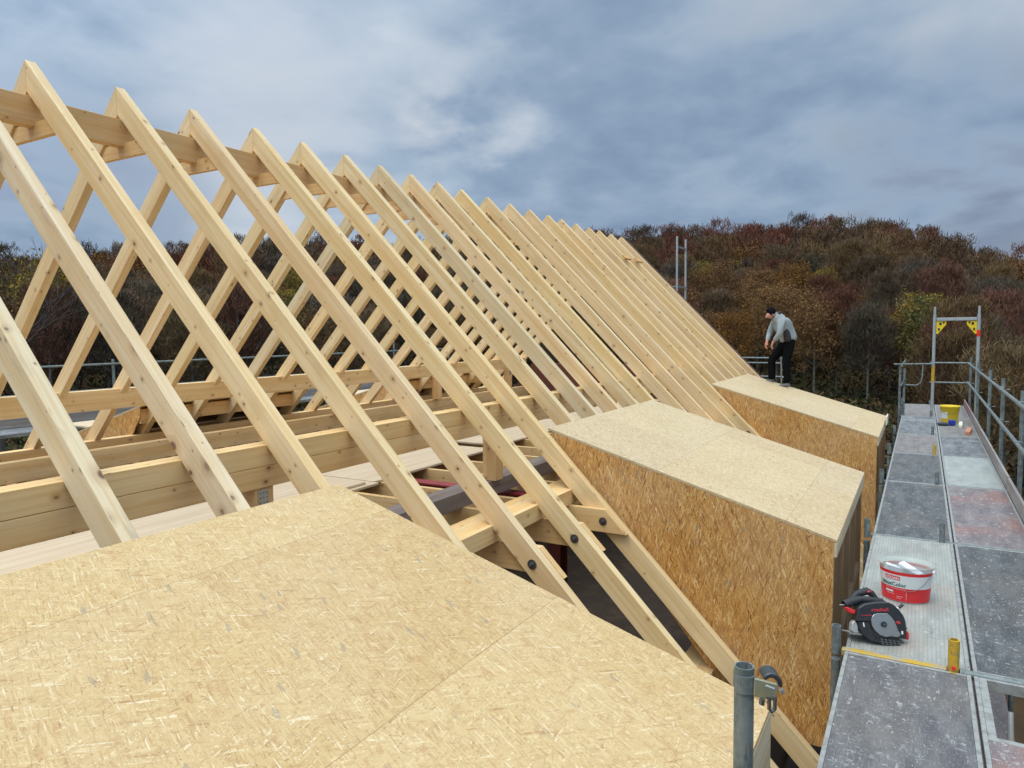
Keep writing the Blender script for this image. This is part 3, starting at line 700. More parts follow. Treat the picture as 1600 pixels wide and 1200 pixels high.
# ridge beam, small collars, purlins
ob = MB().box(-5.99, -5.89, -.4, 15.33, 1.60, 1.82).build('ridge_beam', M['wood'], base=(-5.94, 0, 1.6), bevel=.003, color=(.92, .80, .70))
tag(ob, 'long ridge beam running under the rafter peaks', 'beam')
for i in range(-1, 21):
    y = RY[i]+.018
    pts = [(RX-.285, 1.575), (RX+.285, 1.575), (RX+.40, 1.458), (RX-.40, 1.458)]
    ob = MB().prism([(a, y, b+.055) for a, b in pts], (0, .045, 0), (1, 0, 0)).build('collar_tie', M['wood'], base=(RX, y, 1.5), color=(.95, .86, .76))
    tag(ob, 'short collar tie under the ridge beam at the %s' % ('%s visible peak from the left' % ordn(i) if i > 0 else ('rafter pair just outside the left edge' if i == 0 else 'second rafter pair outside the left edge')), 'collar tie', 'short collar ties below the ridge beam')
for (x0, x1, z0, z1, lab, tint) in [
    (-3.59, -3.45, -.798, -.67, 'upper of the two stacked purlin beams under the right slope rafters', (1, .93, .82)),
    (-3.59, -3.45, -.93, -.80, 'lower of the two stacked purlin beams, right slope, resting on posts', (.98, .90, .80)),
    (mir(-3.45)-.14, mir(-3.45), -.87, -.635, 'horizontal purlin beam across the left slope, seen behind the near rafters', (1.05, .98, .88)),
    (-2.98, -2.70, -1.555, -1.42, 'wide low purlin under the right slope, lying on the bolted ties', (1, .92, .80)),
    (mir(-2.70), mir(-2.84), -1.555, -1.315, 'low purlin at the foot of the left slope rafters', (1.05, .97, .87)),
    (mir(-3.5)-.12, mir(-3.5), -1.555, -1.33, 'long floor-level beam on the joists in front of the left slope foot', (1.07, .99, .90))]:
    ob = MB().box(x0, x1, -.3, 15.32, z0, z1).build('purlin', M['wood'], base=(x0, 0, z0), bevel=.003, color=tint); tag(ob, lab, 'purlin')
ob = MB().box(-3.72, -3.5, -.3, 15.32, -1.555, -1.41).build('old_beam', M['oldwood'], base=(-3.6, 0, -1.5), bevel=.004)
tag(ob, 'dark grey-brown old beam lying on the joists beside the posts', 'beam')
for k, y in enumerate((2.88, 5.66, 8.6, 11.4, 14.2)):
    for sd_ in (1, -1):
        x0, x1 = (-3.60, -3.46) if sd_ > 0 else (mir(-3.46), mir(-3.60))
        zt = -.932 if sd_ > 0 else -.872
        t_ = thing('post', ((x0+x1)/2, y, -1.4), '%s short post from the left under the %s purlin' % (ordn(k+1), 'stacked right' if sd_ > 0 else 'left slope'), 'post', 'short posts under the purlins')
        MB().box(x0, x1, y, y+.14, -1.408 if sd_ > 0 else -1.318, zt, axis=(0, 0, 1)).build('shaft', M['wood'], t_, bevel=.003, color=(.97, .86, .74))
        pm = MB().box(x1+.001, x1+.004, y+.02, y+.10, zt-.13, zt-.01, axis=(0, 0, 1))
        pm.build('connector_plate', M['zinc'], t_)
        hm = MB()
        for a in range(3):
            for b_ in range(4): hm.tube([(x1+.0035, y+.035+a*.025, zt-.12+b_*.03), (x1+.0055, y+.035+a*.025, zt-.12+b_*.03)], .004, 6)
        hm.build('nails', M['black'], t_)
# floor ties (joists) with bolts
def tie(y0, lab, bolt_y=None, i=0):
    t_ = thing('ceiling_tie', (-2.3, y0, -1.66), lab, 'joist', 'floor ties across the attic')
    zt, zb = -1.557, -1.757
    xo = lambda z: RX+(RZ-z)/TA+.004
    mb = MB().prism([(xo(zt), y0, zt), (xo(zb), y0, zb), (2*RX-xo(zb), y0, zb), (2*RX-xo(zt), y0, zt)], (0, .055, 0), (1, 0, 0))
    mb.build('board', M['wood'], t_, bevel=.002, color=(.97, .88, .76))
    if bolt_y is not None:
        b_ = MB(); x, z = -2.375, -1.66
        b_.tube([(x, bolt_y+.002, z), (x, bolt_y-.006, z)], .036, 20)
        b_.tube([(x, bolt_y-.006, z), (x, bolt_y-.022, z)], .017, 6); b_.tube([(x, bolt_y-.02, z), (x, bolt_y-.036, z)], .009, 8)
        b_.build('bolt', M['bolt'], t_)
for i in range(-1, 21):
    y0 = RY[i]+RW+.003
    if i == 5: tie(RY[5]-.058, 'floor tie with bolt on the near face of the rafter beside the middle dormer', RY[5]-.058)
    elif i == 4: tie(y0, 'floor tie bolted behind the second rafter from the middle dormer', RY[4])
    elif i == 3: tie(y0, 'floor tie bolted behind the rafter nearest the foreground dormer edge with a bolt showing', RY[3])
    else: tie(y0, 'plain floor tie behind the %s' % ('rafter %s the first visible peak' % ('two before' if i == -1 else 'one before') if i < 1 else 'rafter of the %s visible peak' % ordn(i)), RY[i] if i in (2, 10, 11, 12, 13, 14) else None)
# blocks and boards over the ties
for (y0, y1, z, xe, lab) in [(-.5, 5.55, -1.552, -4.80, 'lower plywood sheet of the doubled near floor strip'), (-.5, 5.42, -1.526, -4.86, 'upper plywood sheet of the doubled near floor strip'),
                             (5.57, 7.9, -1.552, -4.88, 'middle plywood floor sheet behind the nearest sheets'), (8.2, 11.0, -1.552, -4.95, 'far plywood floor sheet by the middle dormer'), (11.1, 15.2, -1.552, -4.9, 'farthest plywood floor sheet')]:
    ob = MB().box(-7.95, xe, y0, y1, z, z+.022, axis=(0, 1, 0)).build('plywood_sheet', M['ply'], base=(-6, y0, z)); tag(ob, lab, 'floor sheet', 'plywood floor sheets on the ties')
for (y0, y1, lab) in [(5.7, 8.3, 'pale floor sheet inside the nearer left-slope dormer'), (11.1, 13.8, 'pale floor sheet inside the farther left-slope dormer')]:
    ob = MB().box(-11.0, -9.22, y0, y1, -1.30, -1.28, axis=(0, 1, 0)).build('plywood_sheet', M['ply'], base=(-10, y0, -1.30)); tag(ob, lab, 'floor sheet', 'plywood floor sheets on the ties')
for (x0, x1, y0, y1, z, lab) in [(-7.75, -7.60, -.3, 9.5, -1.503, 'long loose board lying on the floor sheets, nearer the left slope'), (-7.45, -7.33, 1.5, 12.4, -1.503, 'long loose board lying on the floor sheets, nearer the ridge')]:
    ob = MB().box(x0, x1, y0, y1, z, z+.035).build('loose_board', M['wood'], base=(x0, y0, z), color=(1, .9, .8)); tag(ob, lab, 'board')
for (y, xa, xb, lab) in [(6.07, -6.5, -2.9, 'near red steel beam below the floor joists'), (9.12, -6.5, -2.9, 'far red steel beam below the floor joists'), (3.3, -6.5, -2.9, 'nearest red steel beam, mostly hidden under the plywood strip')]:
    mb = MB().box(xa, xb, y, y+.16, -1.632, -1.617).box(xa, xb, y+.074, y+.086, -1.83, -1.633).box(xa, xb, y, y+.16, -1.846, -1.831)
    t_ = thing('steel_beam', (xa, y, -1.7), lab, 'steel beam', 'red steel beams'); mb.build('section', M['red'], t_)
for (x, y, lab) in [(-3.05, 6.05, 'near dark red steel column standing below the red beam'), ]:
    mb = MB().box(x-.07, x+.07, y, y+.012, -4.08, -1.85).box(x-.006, x+.006, y+.013, y+.147, -4.08, -1.85).box(x-.07, x+.07, y+.148, y+.16, -4.08, -1.85)
    t_ = thing('steel_column', (x, y, -4.1), lab, 'steel column'); mb.build('section', M['reddark'], t_)
# lower storey
tag(MB().box(-10.95, -.98, -2.2, 15.28, -4.3, -4.1).build('floor', M['dark'], base=(-6, 6, -4.2)), kind='structure')
rb = MB(); g = random.Random(9)
for k in range(90):
    x, y = g.uniform(-4.2, -1.2), g.uniform(1, 9); s_ = g.uniform(.02, .09)
    c_, sn = math.cos(k), math.sin(k); rb.obox((x, y, -4.1+s_*.25), (s_*c_, s_*sn, 0), (-s_*.6*sn, s_*.6*c_, 0), (0, 0, s_*.5))
tag(rb.build('rubble', M['brick'], base=(-2.5, 4, -4.1)), 'loose brick rubble strewn over the dark lower floor', 'rubble', kind='stuff')
M['darkwall'] = paint('shade_darkened_wall', (.07, .05, .043), .95, 0, 4, .5, (.10, .07, .055))  # side walls: shade of the dim interior painted into their colour
tb = thing('house', (-6, 6, GZ), 'shell of the house below the new timber roof', 'house')
for x_ in (-1.0, -11.16): MB().box(x_, x_+.28, -2.3, 15.6, GZ+.1, -4.05).build('side_wall', M['darkwall'], tb)
MB().box(-10.87, -1.01, 15.34, 15.6, GZ+.1, -3.4).prism([(-10.0, 15.34, -3.39), (-1.9, 15.34, -3.39), (-2.9, 15.34, -1.9), (-3.6, 15.34, -.78), (-8.3, 15.34, -.78), (-9.2, 15.34, -1.9)], (0, .24, 0)).build('gable_wall', M['brick'], tb)
MB().box(-10.87, -1.01, -2.3, -2.1, GZ+.1, -3.4).build('near_gable_wall', M['brick'], tb)
MB().box(-1.75, -1.45, -2.0, 15.3, -3.0, -2.86).box(-10.4, -10.1, -2.0, 15.3, -3.0, -2.86).build('wall_plate', M['wood'], tb)
# verge at the far gable
vb = thing('verge', (RX, 15.36, RZ), 'dark-edged verge board along the farthest rafter at the gable', 'verge board')
def slopebar(x0, x1, y0, y1, o0, o1): return [(x0, y0, RZ-(x0-RX)*TA+o1), (x1, y0, RZ-(x1-RX)*TA+o1), (x1, y0, RZ-(x1-RX)*TA+o0), (x0, y0, RZ-(x0-RX)*TA+o0)]
MB().prism(slopebar(RX+.02, -.6, 15.36, 0, -.2, .012), (0, .03, 0), AX_R).build('board', paint('verge_brown', (.30, .12, .06), .7), vb)
MB().prism(slopebar(RX+.1, -.6, 15.395, 0, -.22, .022), (0, .02, 0), AX_R).build('edge_strip', paint('verge_grey', (.07, .09, .10), .5), vb)
for (x, y, lab) in [(-5.34, 14.0, 'left of two small wood blocks on the far rafters near the peak'), (-5.33, 14.66, 'right of two small wood blocks on the far rafters near the peak')]:
    z = RZ-(x-RX)*TA
    ob = MB().obox((x, y+.04, z+.015), (.10*AX_R[0], 0, .10*AX_R[2]), (0, .34, 0), (.03*.71, 0, .03*.70), axis=(0, 1, 0)).build('wood_block', M['wood'], base=(x, y, z), color=(.9, .7, .5))
    tag(ob, lab, 'wood block')

# ------------------------------------------------------------------ dormers
PT = [(1, 1, 1), (.97, .94, .91), (1.03, 1.02, 1.0), (.97, .96, .98), (1.0, .98, .95)]
def dormer(y0, y1, side, lab, matroof, joints, rooftint=(1, 1, 1), zlow=-3.3, fh=.14):
    t_ = thing('dormer', (FX if side > 0 else mir(FX), (y0+y1)/2, zlow), lab, 'dormer', 'flat-roofed dormers' if side > 0 else 'dormers of the left slope')
    m_ = (lambda x: x) if side > 0 else mir
    def P(pts, y, dy, axis, name, mt, bv=0., color=None):
        return MB().prism([(m_(a), y, b) for a, b in pts], (0, dy, 0), axis).build(name, mt, t_, bevel=bv, color=color)
    zr = lambda x: RZ-(x-RX)*TA
    zd = lambda x: BZ+(x-BX)*KD
    # cheeks: sheets run upright
    for (ya, name) in ((y0, 'cheek'), (y1-.018, 'cheek')):
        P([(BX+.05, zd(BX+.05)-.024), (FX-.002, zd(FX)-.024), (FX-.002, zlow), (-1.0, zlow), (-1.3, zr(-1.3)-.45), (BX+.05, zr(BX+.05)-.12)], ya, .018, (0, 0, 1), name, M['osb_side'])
    # roof sheets with narrow joints
    for (xa, xb, ya, yb) in joints:
        P([(xa, zd(xa)), (xb, zd(xb)), (xb, zd(xb)-.022), (xa, zd(xa)-.022)], ya, yb-ya, (0, 1, 0), 'roof_panel', matroof, .0004, color=tuple(q*f_ for q, f_ in zip(rooftint, PT[int((xa*7.3+ya*3.1)*10) % 5])))
    # timber behind: header, front posts, sill, fascia
    P([(FX-.003, zd(FX)-.026), (FX-.16, zd(FX-.16)-.026), (FX-.16, zd(FX)-.20), (FX-.003, zd(FX)-.20)], y0+.02, y1-y0-.04, (0, 1, 0), 'header', M['shadetimber'])
    for ya in [y0+.02, y0+.78, (y0+y1)/2-.04, y1-.86, y1-.10]:
        MB().box(m_(FX-.003), m_(FX-.15), ya, ya+.08, zlow, FZ-.21, axis=(0, 0, 1)).build('front_post', M['shadetimber'], t_, bevel=.002)
    MB().box(m_(FX-.005), m_(FX-.15), y0+.10, y1-.11, -2.72, -2.62, axis=(0, 1, 0)).build('sill', M['shadetimber'], t_)
    fx = m_(FX-.001); dx = .022 if side > 0 else -.022
    MB().prism([(fx, y0-.004, FZ-.030), (fx, y1+.004, FZ-.030), (fx, y1+.004, FZ-fh), (fx, y0-.004, FZ-fh)], (dx, 0, 0), (0, 1, 0)).build('fascia', M['fascia'], t_, bevel=.002)
    MB().box(m_(BX+.06), m_(BX+.16), y0+.02, y1-.02, BZ-.26, BZ-.07, axis=(0, 1, 0)).build('back_header', M['wood'], t_, color=(.9, .78, .66))
    for k in range(5):
        ya = y0+.5+k*(y1-y0-1.)/4
        P([(BX+.17, zd(BX+.17)-.026), (FX-.17, zd(FX-.17)-.026), (FX-.17, zd(FX-.17)-.14), (BX+.17, zd(BX+.17)-.14)], ya, .06, (1, 0, 0), 'roof_joist', M['wood'])
    return t_
G_ = .0006
def panels(y0, y1, xs, ys):
    out = []
    for (xa, xb), yl in zip(zip(xs[:-1], xs[1:]), ys):
        yy = [y0]+[q for q in yl if y0 < q < y1]+[y1]
        for a, b_ in zip(yy[:-1], yy[1:]): out.append((xa+G_, xb-G_ if xb < FX-.001 else xb+.02, a+(G_ if a > y0 else 0), b_-(G_ if b_ < y1 else 0)))
    return out
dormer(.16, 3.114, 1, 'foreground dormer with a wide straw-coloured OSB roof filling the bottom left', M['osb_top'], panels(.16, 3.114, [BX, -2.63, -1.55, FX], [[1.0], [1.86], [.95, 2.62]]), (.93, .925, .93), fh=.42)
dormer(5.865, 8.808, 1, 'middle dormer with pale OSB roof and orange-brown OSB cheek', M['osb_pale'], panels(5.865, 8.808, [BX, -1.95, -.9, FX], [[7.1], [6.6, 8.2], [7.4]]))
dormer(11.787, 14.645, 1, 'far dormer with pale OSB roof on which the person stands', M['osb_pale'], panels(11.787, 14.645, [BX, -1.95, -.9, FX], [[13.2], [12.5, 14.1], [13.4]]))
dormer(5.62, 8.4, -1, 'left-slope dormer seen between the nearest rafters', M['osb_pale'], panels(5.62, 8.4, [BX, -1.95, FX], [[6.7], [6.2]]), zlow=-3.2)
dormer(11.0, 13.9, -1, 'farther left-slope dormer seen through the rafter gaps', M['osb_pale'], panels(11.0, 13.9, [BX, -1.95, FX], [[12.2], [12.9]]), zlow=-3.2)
# small upright board left standing on the edge of the far dormer roof
ob = MB().obox((-.50, 13.9, -1.60), (.02, 0, 0), (0, .5, 0), (0, 0, .14)).build('wood_offcut', M['palewood'], base=(-.5, 13.9, -1.6)); tag(ob, 'pale offcut board on the front edge of the far dormer roof', 'board')

# ------------------------------------------------------------------ scaffold
def tube_part(name, pts, r, parent, m=None, seg=16, hollow=0.): return MB().tube(pts, r, seg, hollow=hollow).build(name, m or M['galv'], parent)
XL, XC, XG = -.378, .185, .955
spig = {1: (M['yellow'], .165), 2: (M['galv'], .16), 3: (M['galv'], .14), 4: (M['yellow'], .14), 5: (M['galv'], .15), 6: (M['galv'], .12), 0: (M['galv'], .1), 7: (M['galv'], .1)}
for k, y in enumerate(TY):
    nm = ['nearest, below the photo edge' if k == 0 else '', 'yellow-painted one in front of the circular saw', 'behind the red and white bucket', 'third from the saw', 'fourth from the saw with the mustard stub', 'fifth from the saw', 'under the tall end frame', 'at the far end of the deck'][k] if k else 'nearest one with the tall clamp post'
    t_ = thing('scaffold_support', (XC, y, GZ), 'galvanised scaffold frame across the deck, %s' % nm, 'scaffold frame', 'frames carrying the scaffold deck')
    m_, hgt = spig[k]
    # transom
    if k == 1:
        MB().box(XL+.03, XC-.03, y-.022, y+.022, DZ-.03, DZ+.006).build('transom', M['yellowpatchy'], t_, bevel=.003)
        MB().tube([(XC+.03, y, DZ-.008), (XG+.02, y, DZ-.008)], .022, 14).build('transom', M['galv'], t_)
    else:
        MB().box(XL+.03, XC-.02, y-.017, y+.017, DZ-.03, DZ+.004).build('transom', M['galv'], t_, bevel=.003)
        MB().box(XC+.02, XG-.03, y-.017, y+.017, DZ-.03, DZ+.004).build('transom', M['galv'], t_, bevel=.003)
    for x in (XL, XC, XG):
        z1 = DZ-.002 if x != XG else -.70
        if x == XG:
            tube_part('guard_post', [(x, y, GZ+.1 if k < 99 else 0), (x, y, z1)], .0242, t_, hollow=.82)
            for z in (-.84, -1.275):
                MB().obox((x-.012, y-.0, z+.0), (.05, 0, 0), (0, .062, 0), (0, 0, .055)).build('coupler', M['galv'], t_, bevel=.008)
                MB().tube([(x+.03, y-.02, z-.01), (x+.075, y-.02, z-.012)], .008, 8).build('coupler_bolt', M['bolt'], t_)
        else: tube_part('standard', [(x, y, GZ+.1), (x, y, DZ-.062)], .0242, t_)
    if k > 0:
        MB().tube([(XC, y, DZ-.03), (XC, y, DZ+hgt)], .0265 if k == 1 else .021, 16, hollow=.72).build('stub', m_, t_)
        MB().tube([(XL, y, DZ-.03), (XL, y, DZ+.13)], .0242, 16, hollow=.82).build('stub', M['galv'], t_)
    if k in (1,):
        MB().tube([(XC, y-.024, DZ+.022), (XC, y-.036, DZ+.022)], .010, 10).build('pin', M['redtape'], t_)
        MB().obox((XC-.002, y-.042, DZ-.02), (.03, 0, 0), (0, .012, 0), (0, 0, .045)).build('hook', M['yellow'], t_)
    # lower deck frame level
    MB().box(XL+.03, XG-.03, y-.02, y+.02, DZ-2.05, DZ-2.01).build('lower_transom', M['galv'], t_)
DA = {}
def dk(name, *a, **k):
    if name not in DA: DA[name] = deck_mat('deck_'+name, *a, **k)
    return DA[name]
dk('plum', (.085, .079, .083), (.15, .142, .143), (.20, .165, .12), .25, .55, dots=True)
dk('slate', (.052, .054, .056), (.11, .112, .112), (.15, .12, .10), .35, .5, dots=True)
dk('slatelight', (.080, .083, .088), (.165, .168, .172), (.36, .37, .38), .4, .8)
dk('ribbed', (.27, .28, .255), (.36, .36, .325), (.30, .215, .165), .55, .45, ribs=True)
dk('pink', (.13, .105, .11), (.21, .175, .175), (.34, .14, .10), .5, .75)
dk('pale', (.27, .29, .275), (.34, .355, .335), (.36, .33, .28), .4, .3)
dk('greige', (.14, .125, .118), (.215, .195, .18), (.27, .20, .18), .4, .5)
bays_left = [('plum', 'dark plum-grey deck board in front of the circular saw, speckled with plaster'), ('ribbed', 'pale ribbed aluminium deck board carrying the saw and the bucket'), ('slate', 'dark blue-grey deck board with a brown patch behind the red and white bucket'), ('slate', 'dark slate deck board in the third bay, next to the pale board'), ('greige', 'pinkish-grey deck board beside the mustard stub'), ('slatelight', 'scratched bluish deck board left of the blue tool'), ('greige', 'light grey deck board at the far left end of the scaffold')]
bays_right = [('pink', 'deck board with open access hatch at the lower right corner'), ('slate', 'dark slate deck board right of the red and white bucket'), ('pink', 'reddish-stained deck board at the right edge'), ('pale', 'pale greenish-grey deck board right of the third bay'), ('slatelight', 'whitish-scratched slate deck board below the terracotta piece'), ('greige', 'pinkish-grey deck board holding the wood blocks and blue tool'), ('greige', 'grey deck board at the far right end behind the yellow bucket')]
def deck_board(x0, x1, y0, y1, pm, lab, hatch=False, tintpatch=None):
    t_ = thing('deck_board', ((x0+x1)/2, y0, DZ), lab, 'scaffold board', 'deck boards of the scaffold')
    w = .020
    fr = MB().box(x0, x0+w, y0, y1, DZ-.055, DZ+.003).box(x1-w, x1, y0, y1, DZ-.055, DZ+.003).box(x0+w+.0005, x1-w-.0005, y0, y0+.018, DZ-.055, DZ+.0015).box(x0+w+.0005, x1-w-.0005, y1-.018, y1, DZ-.055, DZ+.0015)
    if hatch:
        fr.box(x0+w+.0005, x1-w-.0005, hatch[0]-.03, hatch[0], DZ-.05, DZ+.002)
        fr.box(x0+w+.0005, x0+w+.035, hatch[0]+.001, y1-.019, DZ-.05, DZ+.001).box(x1-w-.035, x1-w-.0005, hatch[0]+.001, y1-.019, DZ-.05, DZ+.001)
        y1p = hatch[0]-.031
    else: y1p = y1-.0185
    fr.build('frame', M['deckframe'], t_, bevel=.0015)
    MB().box(x0+w+.001, x1-w-.001, y0+.0185, y1p, DZ-.012, DZ, axis=(0, 1, 0)).build('panel', pm, t_)
    if hatch:
        MB().obox((x1-.06, hatch[0]+.25, DZ+.30), (.012, 0, .0), (0, .48, 0), (.16, 0, .58)).build('hatch_lid', pm, t_) if False else None
    return t_
M['deckframe'] = paint('dirty_board_frame', (.33, .335, .32), .55, .15, 22, .7, (.18, .16, .14))
for b_ in range(7):
    y0, y1 = TY[b_]+.020, TY[b_+1]-.020
    if b_ == 0: y1 -= .008
    if b_ == 1: y0 += .008
    deck_board(-.330, .262, y0, y1, DA[bays_left[b_][0]], bays_left[b_][1])
    deck_board(.274, .838, y0, y1, DA[bays_right[b_][0]], bays_right[b_][1], hatch=(3.64,) if b_ == 0 else False)
    # toe board
    ob = MB().box(.843, .868, y0+.01, y1-.01, DZ, DZ+.15).build('toe_board', M['oldpink'] if b_ == 6 else M['toewood'], base=(.85, y0, DZ), bevel=.002) if 'toewood' in M else None
    if ob is None:
        M['toewood'] = wood_mat('weathered_toe_board', base=(.25, .22, .21), dark=(.15, .125, .12), pale=(.36, .33, .31)); M['oldpink'] = wood_mat('pinkish_toe_board', base=(.27, .15, .15), dark=(.18, .09, .09), pale=(.32, .22, .21))
        ob = MB().box(.843, .868, y0+.01, y1-.01, DZ, DZ+.15).build('toe_board', M['toewood'], base=(.85, y0, DZ), bevel=.002)
    tag(ob, 'weathered toe board along the outer deck edge, %s bay from the near end' % ordn(b_+1) if b_ < 6 else 'pinkish toe board at the far end of the deck', 'toe board', 'toe boards')
    for z, w_ in ((-.835, 'upper'), (-1.27, 'lower')):
        ob = MB().tube([(XG-.045, TY[b_]-.10, z+.004), (XG-.045, TY[b_+1]+.06, z)], .0205, 14).build('guard_rail', M['galv'], base=(XG, y0, z))
        tag(ob, '%s guard rail tube in the %s bay from the near end' % (w_, ordn(b_+1)), 'guard rail', 'guard rails on the outer side')
# lower deck, one storey down
tl = thing('lower_deck', (.25, 8, DZ-2.0), 'lower scaffold deck seen through the hatch and gaps', 'scaffold deck')
for b_ in range(7): MB().box(-.33, .83, TY[b_]+.03, TY[b_+1]-.03, DZ-2.008, DZ-1.99, axis=(0, 1, 0)).build('panel', DA['pink'], tl)
# ladder below hatch
ob = thing('hatch_ladder', (.6, 3.7, DZ-2), 'ladder under the open hatch', 'ladder')
MB().tube([(.42, 4.1, DZ-.08), (.42, 3.3, DZ-1.98)], .014, 8).tube([(.70, 4.1, DZ-.08), (.70, 3.3, DZ-1.98)], .014, 8).build('rail', M['alu'], ob)
rg = MB()
for k in range(7):
    f = (k+.5)/7; rg.tube([(.42, 4.1-.8*f, DZ-.08-1.9*f), (.70, 4.1-.8*f, DZ-.08-1.9*f)], .011, 8)
rg.build('rung', M['alu'], ob)
# tall near post with clamp
Pn = (Fv*FPX+R2*363-U2*440)/FPX*1.79
t_ = thing('clamp_post', (Pn.x, Pn.y, GZ), 'galvanised tube post with a coupler at its top, in the foreground beside the dormer roof', 'scaffold post')
MB().tube([(Pn.x, Pn.y, GZ+.1), (Pn.x, Pn.y, Pn.z)], .0243, 28, hollow=.84).build('tube', M['galv'], t_)
a = np.array([.90, .44, 0]); a /= np.linalg.norm(a); bq = np.array([-a[1], a[0], 0]); P0 = np.array(Pn)
def cp(u, w, z): return P0+a*u+bq*w+np.array([0, 0, z])
cl = MB()
# collar halves hugging the post
for (a0, a1) in ((-2.7, -.55), (.35, 2.5)):
    pr_ = []
    for k in range(9):
        th = a0+(a1-a0)*k/8; pr_.append((math.cos(th), math.sin(th)))
    poly = [cp(.0246*c, .0246*s_, -.062) for c, s_ in pr_]+[cp(.0285*c, .0285*s_, -.062) for c, s_ in pr_[::-1]]
    cl.prism(poly, (0, 0, .044), (0, 0, 1))
cl.build('clamp_collar', M['galv'], t_)
MB().prism([cp(.018, -.030, -.018), cp(.072, -.034, -.030), cp(.076, -.034, -.040), cp(.068, -.034, -.074), cp(.016, -.030, -.064)], tuple(bq*.008), (1, 0, 0)).build('clamp_plate', paint('clamp_zinc_yellowed', (.30, .30, .22), .5, .4, 40, .8, (.36, .30, .10)), t_, bevel=.002)
jw = []
for k in range(9):
    th = 2.5-k*.33; jw.append((.062+.028*math.cos(th), -.042+.034*math.sin(th)))
poly = [cp(u, -.02, z) for u, z in jw]+[cp(.062+(u-.062)*.62, -.02, -.042+(z+.042)*.6) for u, z in jw[::-1]]
MB().prism(poly, tuple(bq*.045), (1, 0, 0)).build('clamp_jaw', paint('dark_clamp', (.055, .065, .07), .45, .5, 30, .5, (.12, .12, .11)), t_, bevel=.003)
MB().tube([cp(.052, -.036, -.062), cp(.052, -.036, -.092), cp(.058, -.036, -.100), cp(.066, -.036, -.092), cp(.066, -.036, -.062)], .0048, 8).tube([cp(.034, -.038, -.066), cp(.034, -.038, -.080)], .007, 6).build('clamp_bolt', M['bolt'], t_)
MB().tube([cp(.040, -.046, -.028), cp(.060, -.046, -.036)], .0035, 6).tube([cp(.092, 0, -.06), cp(.097, 0, -.07)], .006, 6).build('wedge', M['zinc'], t_)
# tall end frame
YE = 16.72
t_ = thing('end_portal', (.575, YE, DZ), 'tall open scaffold end frame with yellow corner plates and a red band', 'scaffold frame')
for x in (.20, .95):
    MB().tube([(x, YE, DZ-.02), (x, YE, .24)], .030, 18).build('upright', M['galvlight'] if 'galvlight' in M else M.setdefault('galvlight', paint('light_galvanised', (.42, .45, .46), .45, .4, 20, .5, (.30, .33, .34))), t_)
    MB().tube([(x, YE, .241), (x, YE, .40)], .022, 14, hollow=.8).build('spigot', M['galvlight'], t_)
MB().box(.232, .918, YE-.024, YE+.024, .115, .175).build('crossbar', M['galvlight'], t_, bevel=.004)
for s_, x in ((1, .232), (-1, .918)):
    mb = MB().prism([(x, YE-.006, .108), (x+s_*.17, YE-.006, .108), (x+s_*.17, YE-.006, .04), (x+s_*.03, YE-.006, -.15), (x, YE-.006, -.15)], (0, .012, 0), (1, 0, 0))
    mb.build('corner_plate', M['yellowclean'], t_, bevel=.002)
    MB().box(x+s_*.05, x+s_*.09, YE-.012, YE-.0065, .03, .08).box(x+s_*.11, x+s_*.14, YE-.012, YE-.0065, .06, .10).box(x+s_*.03, x+s_*.06, YE-.012, YE-.0065, -.08, -.03).build('slot', M['black'], t_)
MB().tube([(.95, YE, -.20), (.95, YE, -.075)], .0325, 18).build('band', M['redtape'], t_)
MB().tube([(.20, YE, -1.12), (.20, YE, -.80)], .0315, 18).build('band', M['yellow'], t_)
# side guard with bracket, left far corner
t_ = thing('side_guard', (XL, TY[6], DZ), 'twin upright with a short hooked guard rail at the far left corner of the deck', 'scaffold guard')
MB().tube([(XL, TY[6], DZ-.02), (XL, TY[6], -.80)], .0242, 14, hollow=.8).tube([(XL+.075, TY[6]+.02, DZ-.02), (XL+.075, TY[6]+.02, -.84)], .0242, 14, hollow=.8).build('upright', M['galv'], t_)
MB().tube([(XL-.12, TY[6]+.06, -.76), (.18, TY[6]+.2, -.75)], .017, 10).build('rail', M['galv'], t_)
MB().tube([(XL+.09, TY[6], -1.17), (-.08, TY[6]+.03, -1.18), (-.01, TY[6]+.05, -1.12), (.015, TY[6]+.06, -1.0), (.02, TY[6]+.08, -.77)], .013, 8).build('bracket', M['galv'], t_)
MB().tube([(XL+.02, TY[6]-.03, -.80), (XL+.10, TY[6]-.03, -.66)], .022, 10).tube([(XL+.02, TY[6]-.03, -1.20), (XL+.09, TY[6]-.03, -1.05)], .022, 10).build('wedge_head', M['galv'], t_)
for z, lab in ((-.83, 'upper short rail across the far end of the deck'), (-1.28, 'lower short rail across the far end of the deck')):
    ob = MB().tube([(XC-.02, 19.0, z), (XG-.02, 19.0, z)], .02, 12).build('end_rail', M['galv'], base=(.6, 19, z)); tag(ob, lab, 'guard rail')
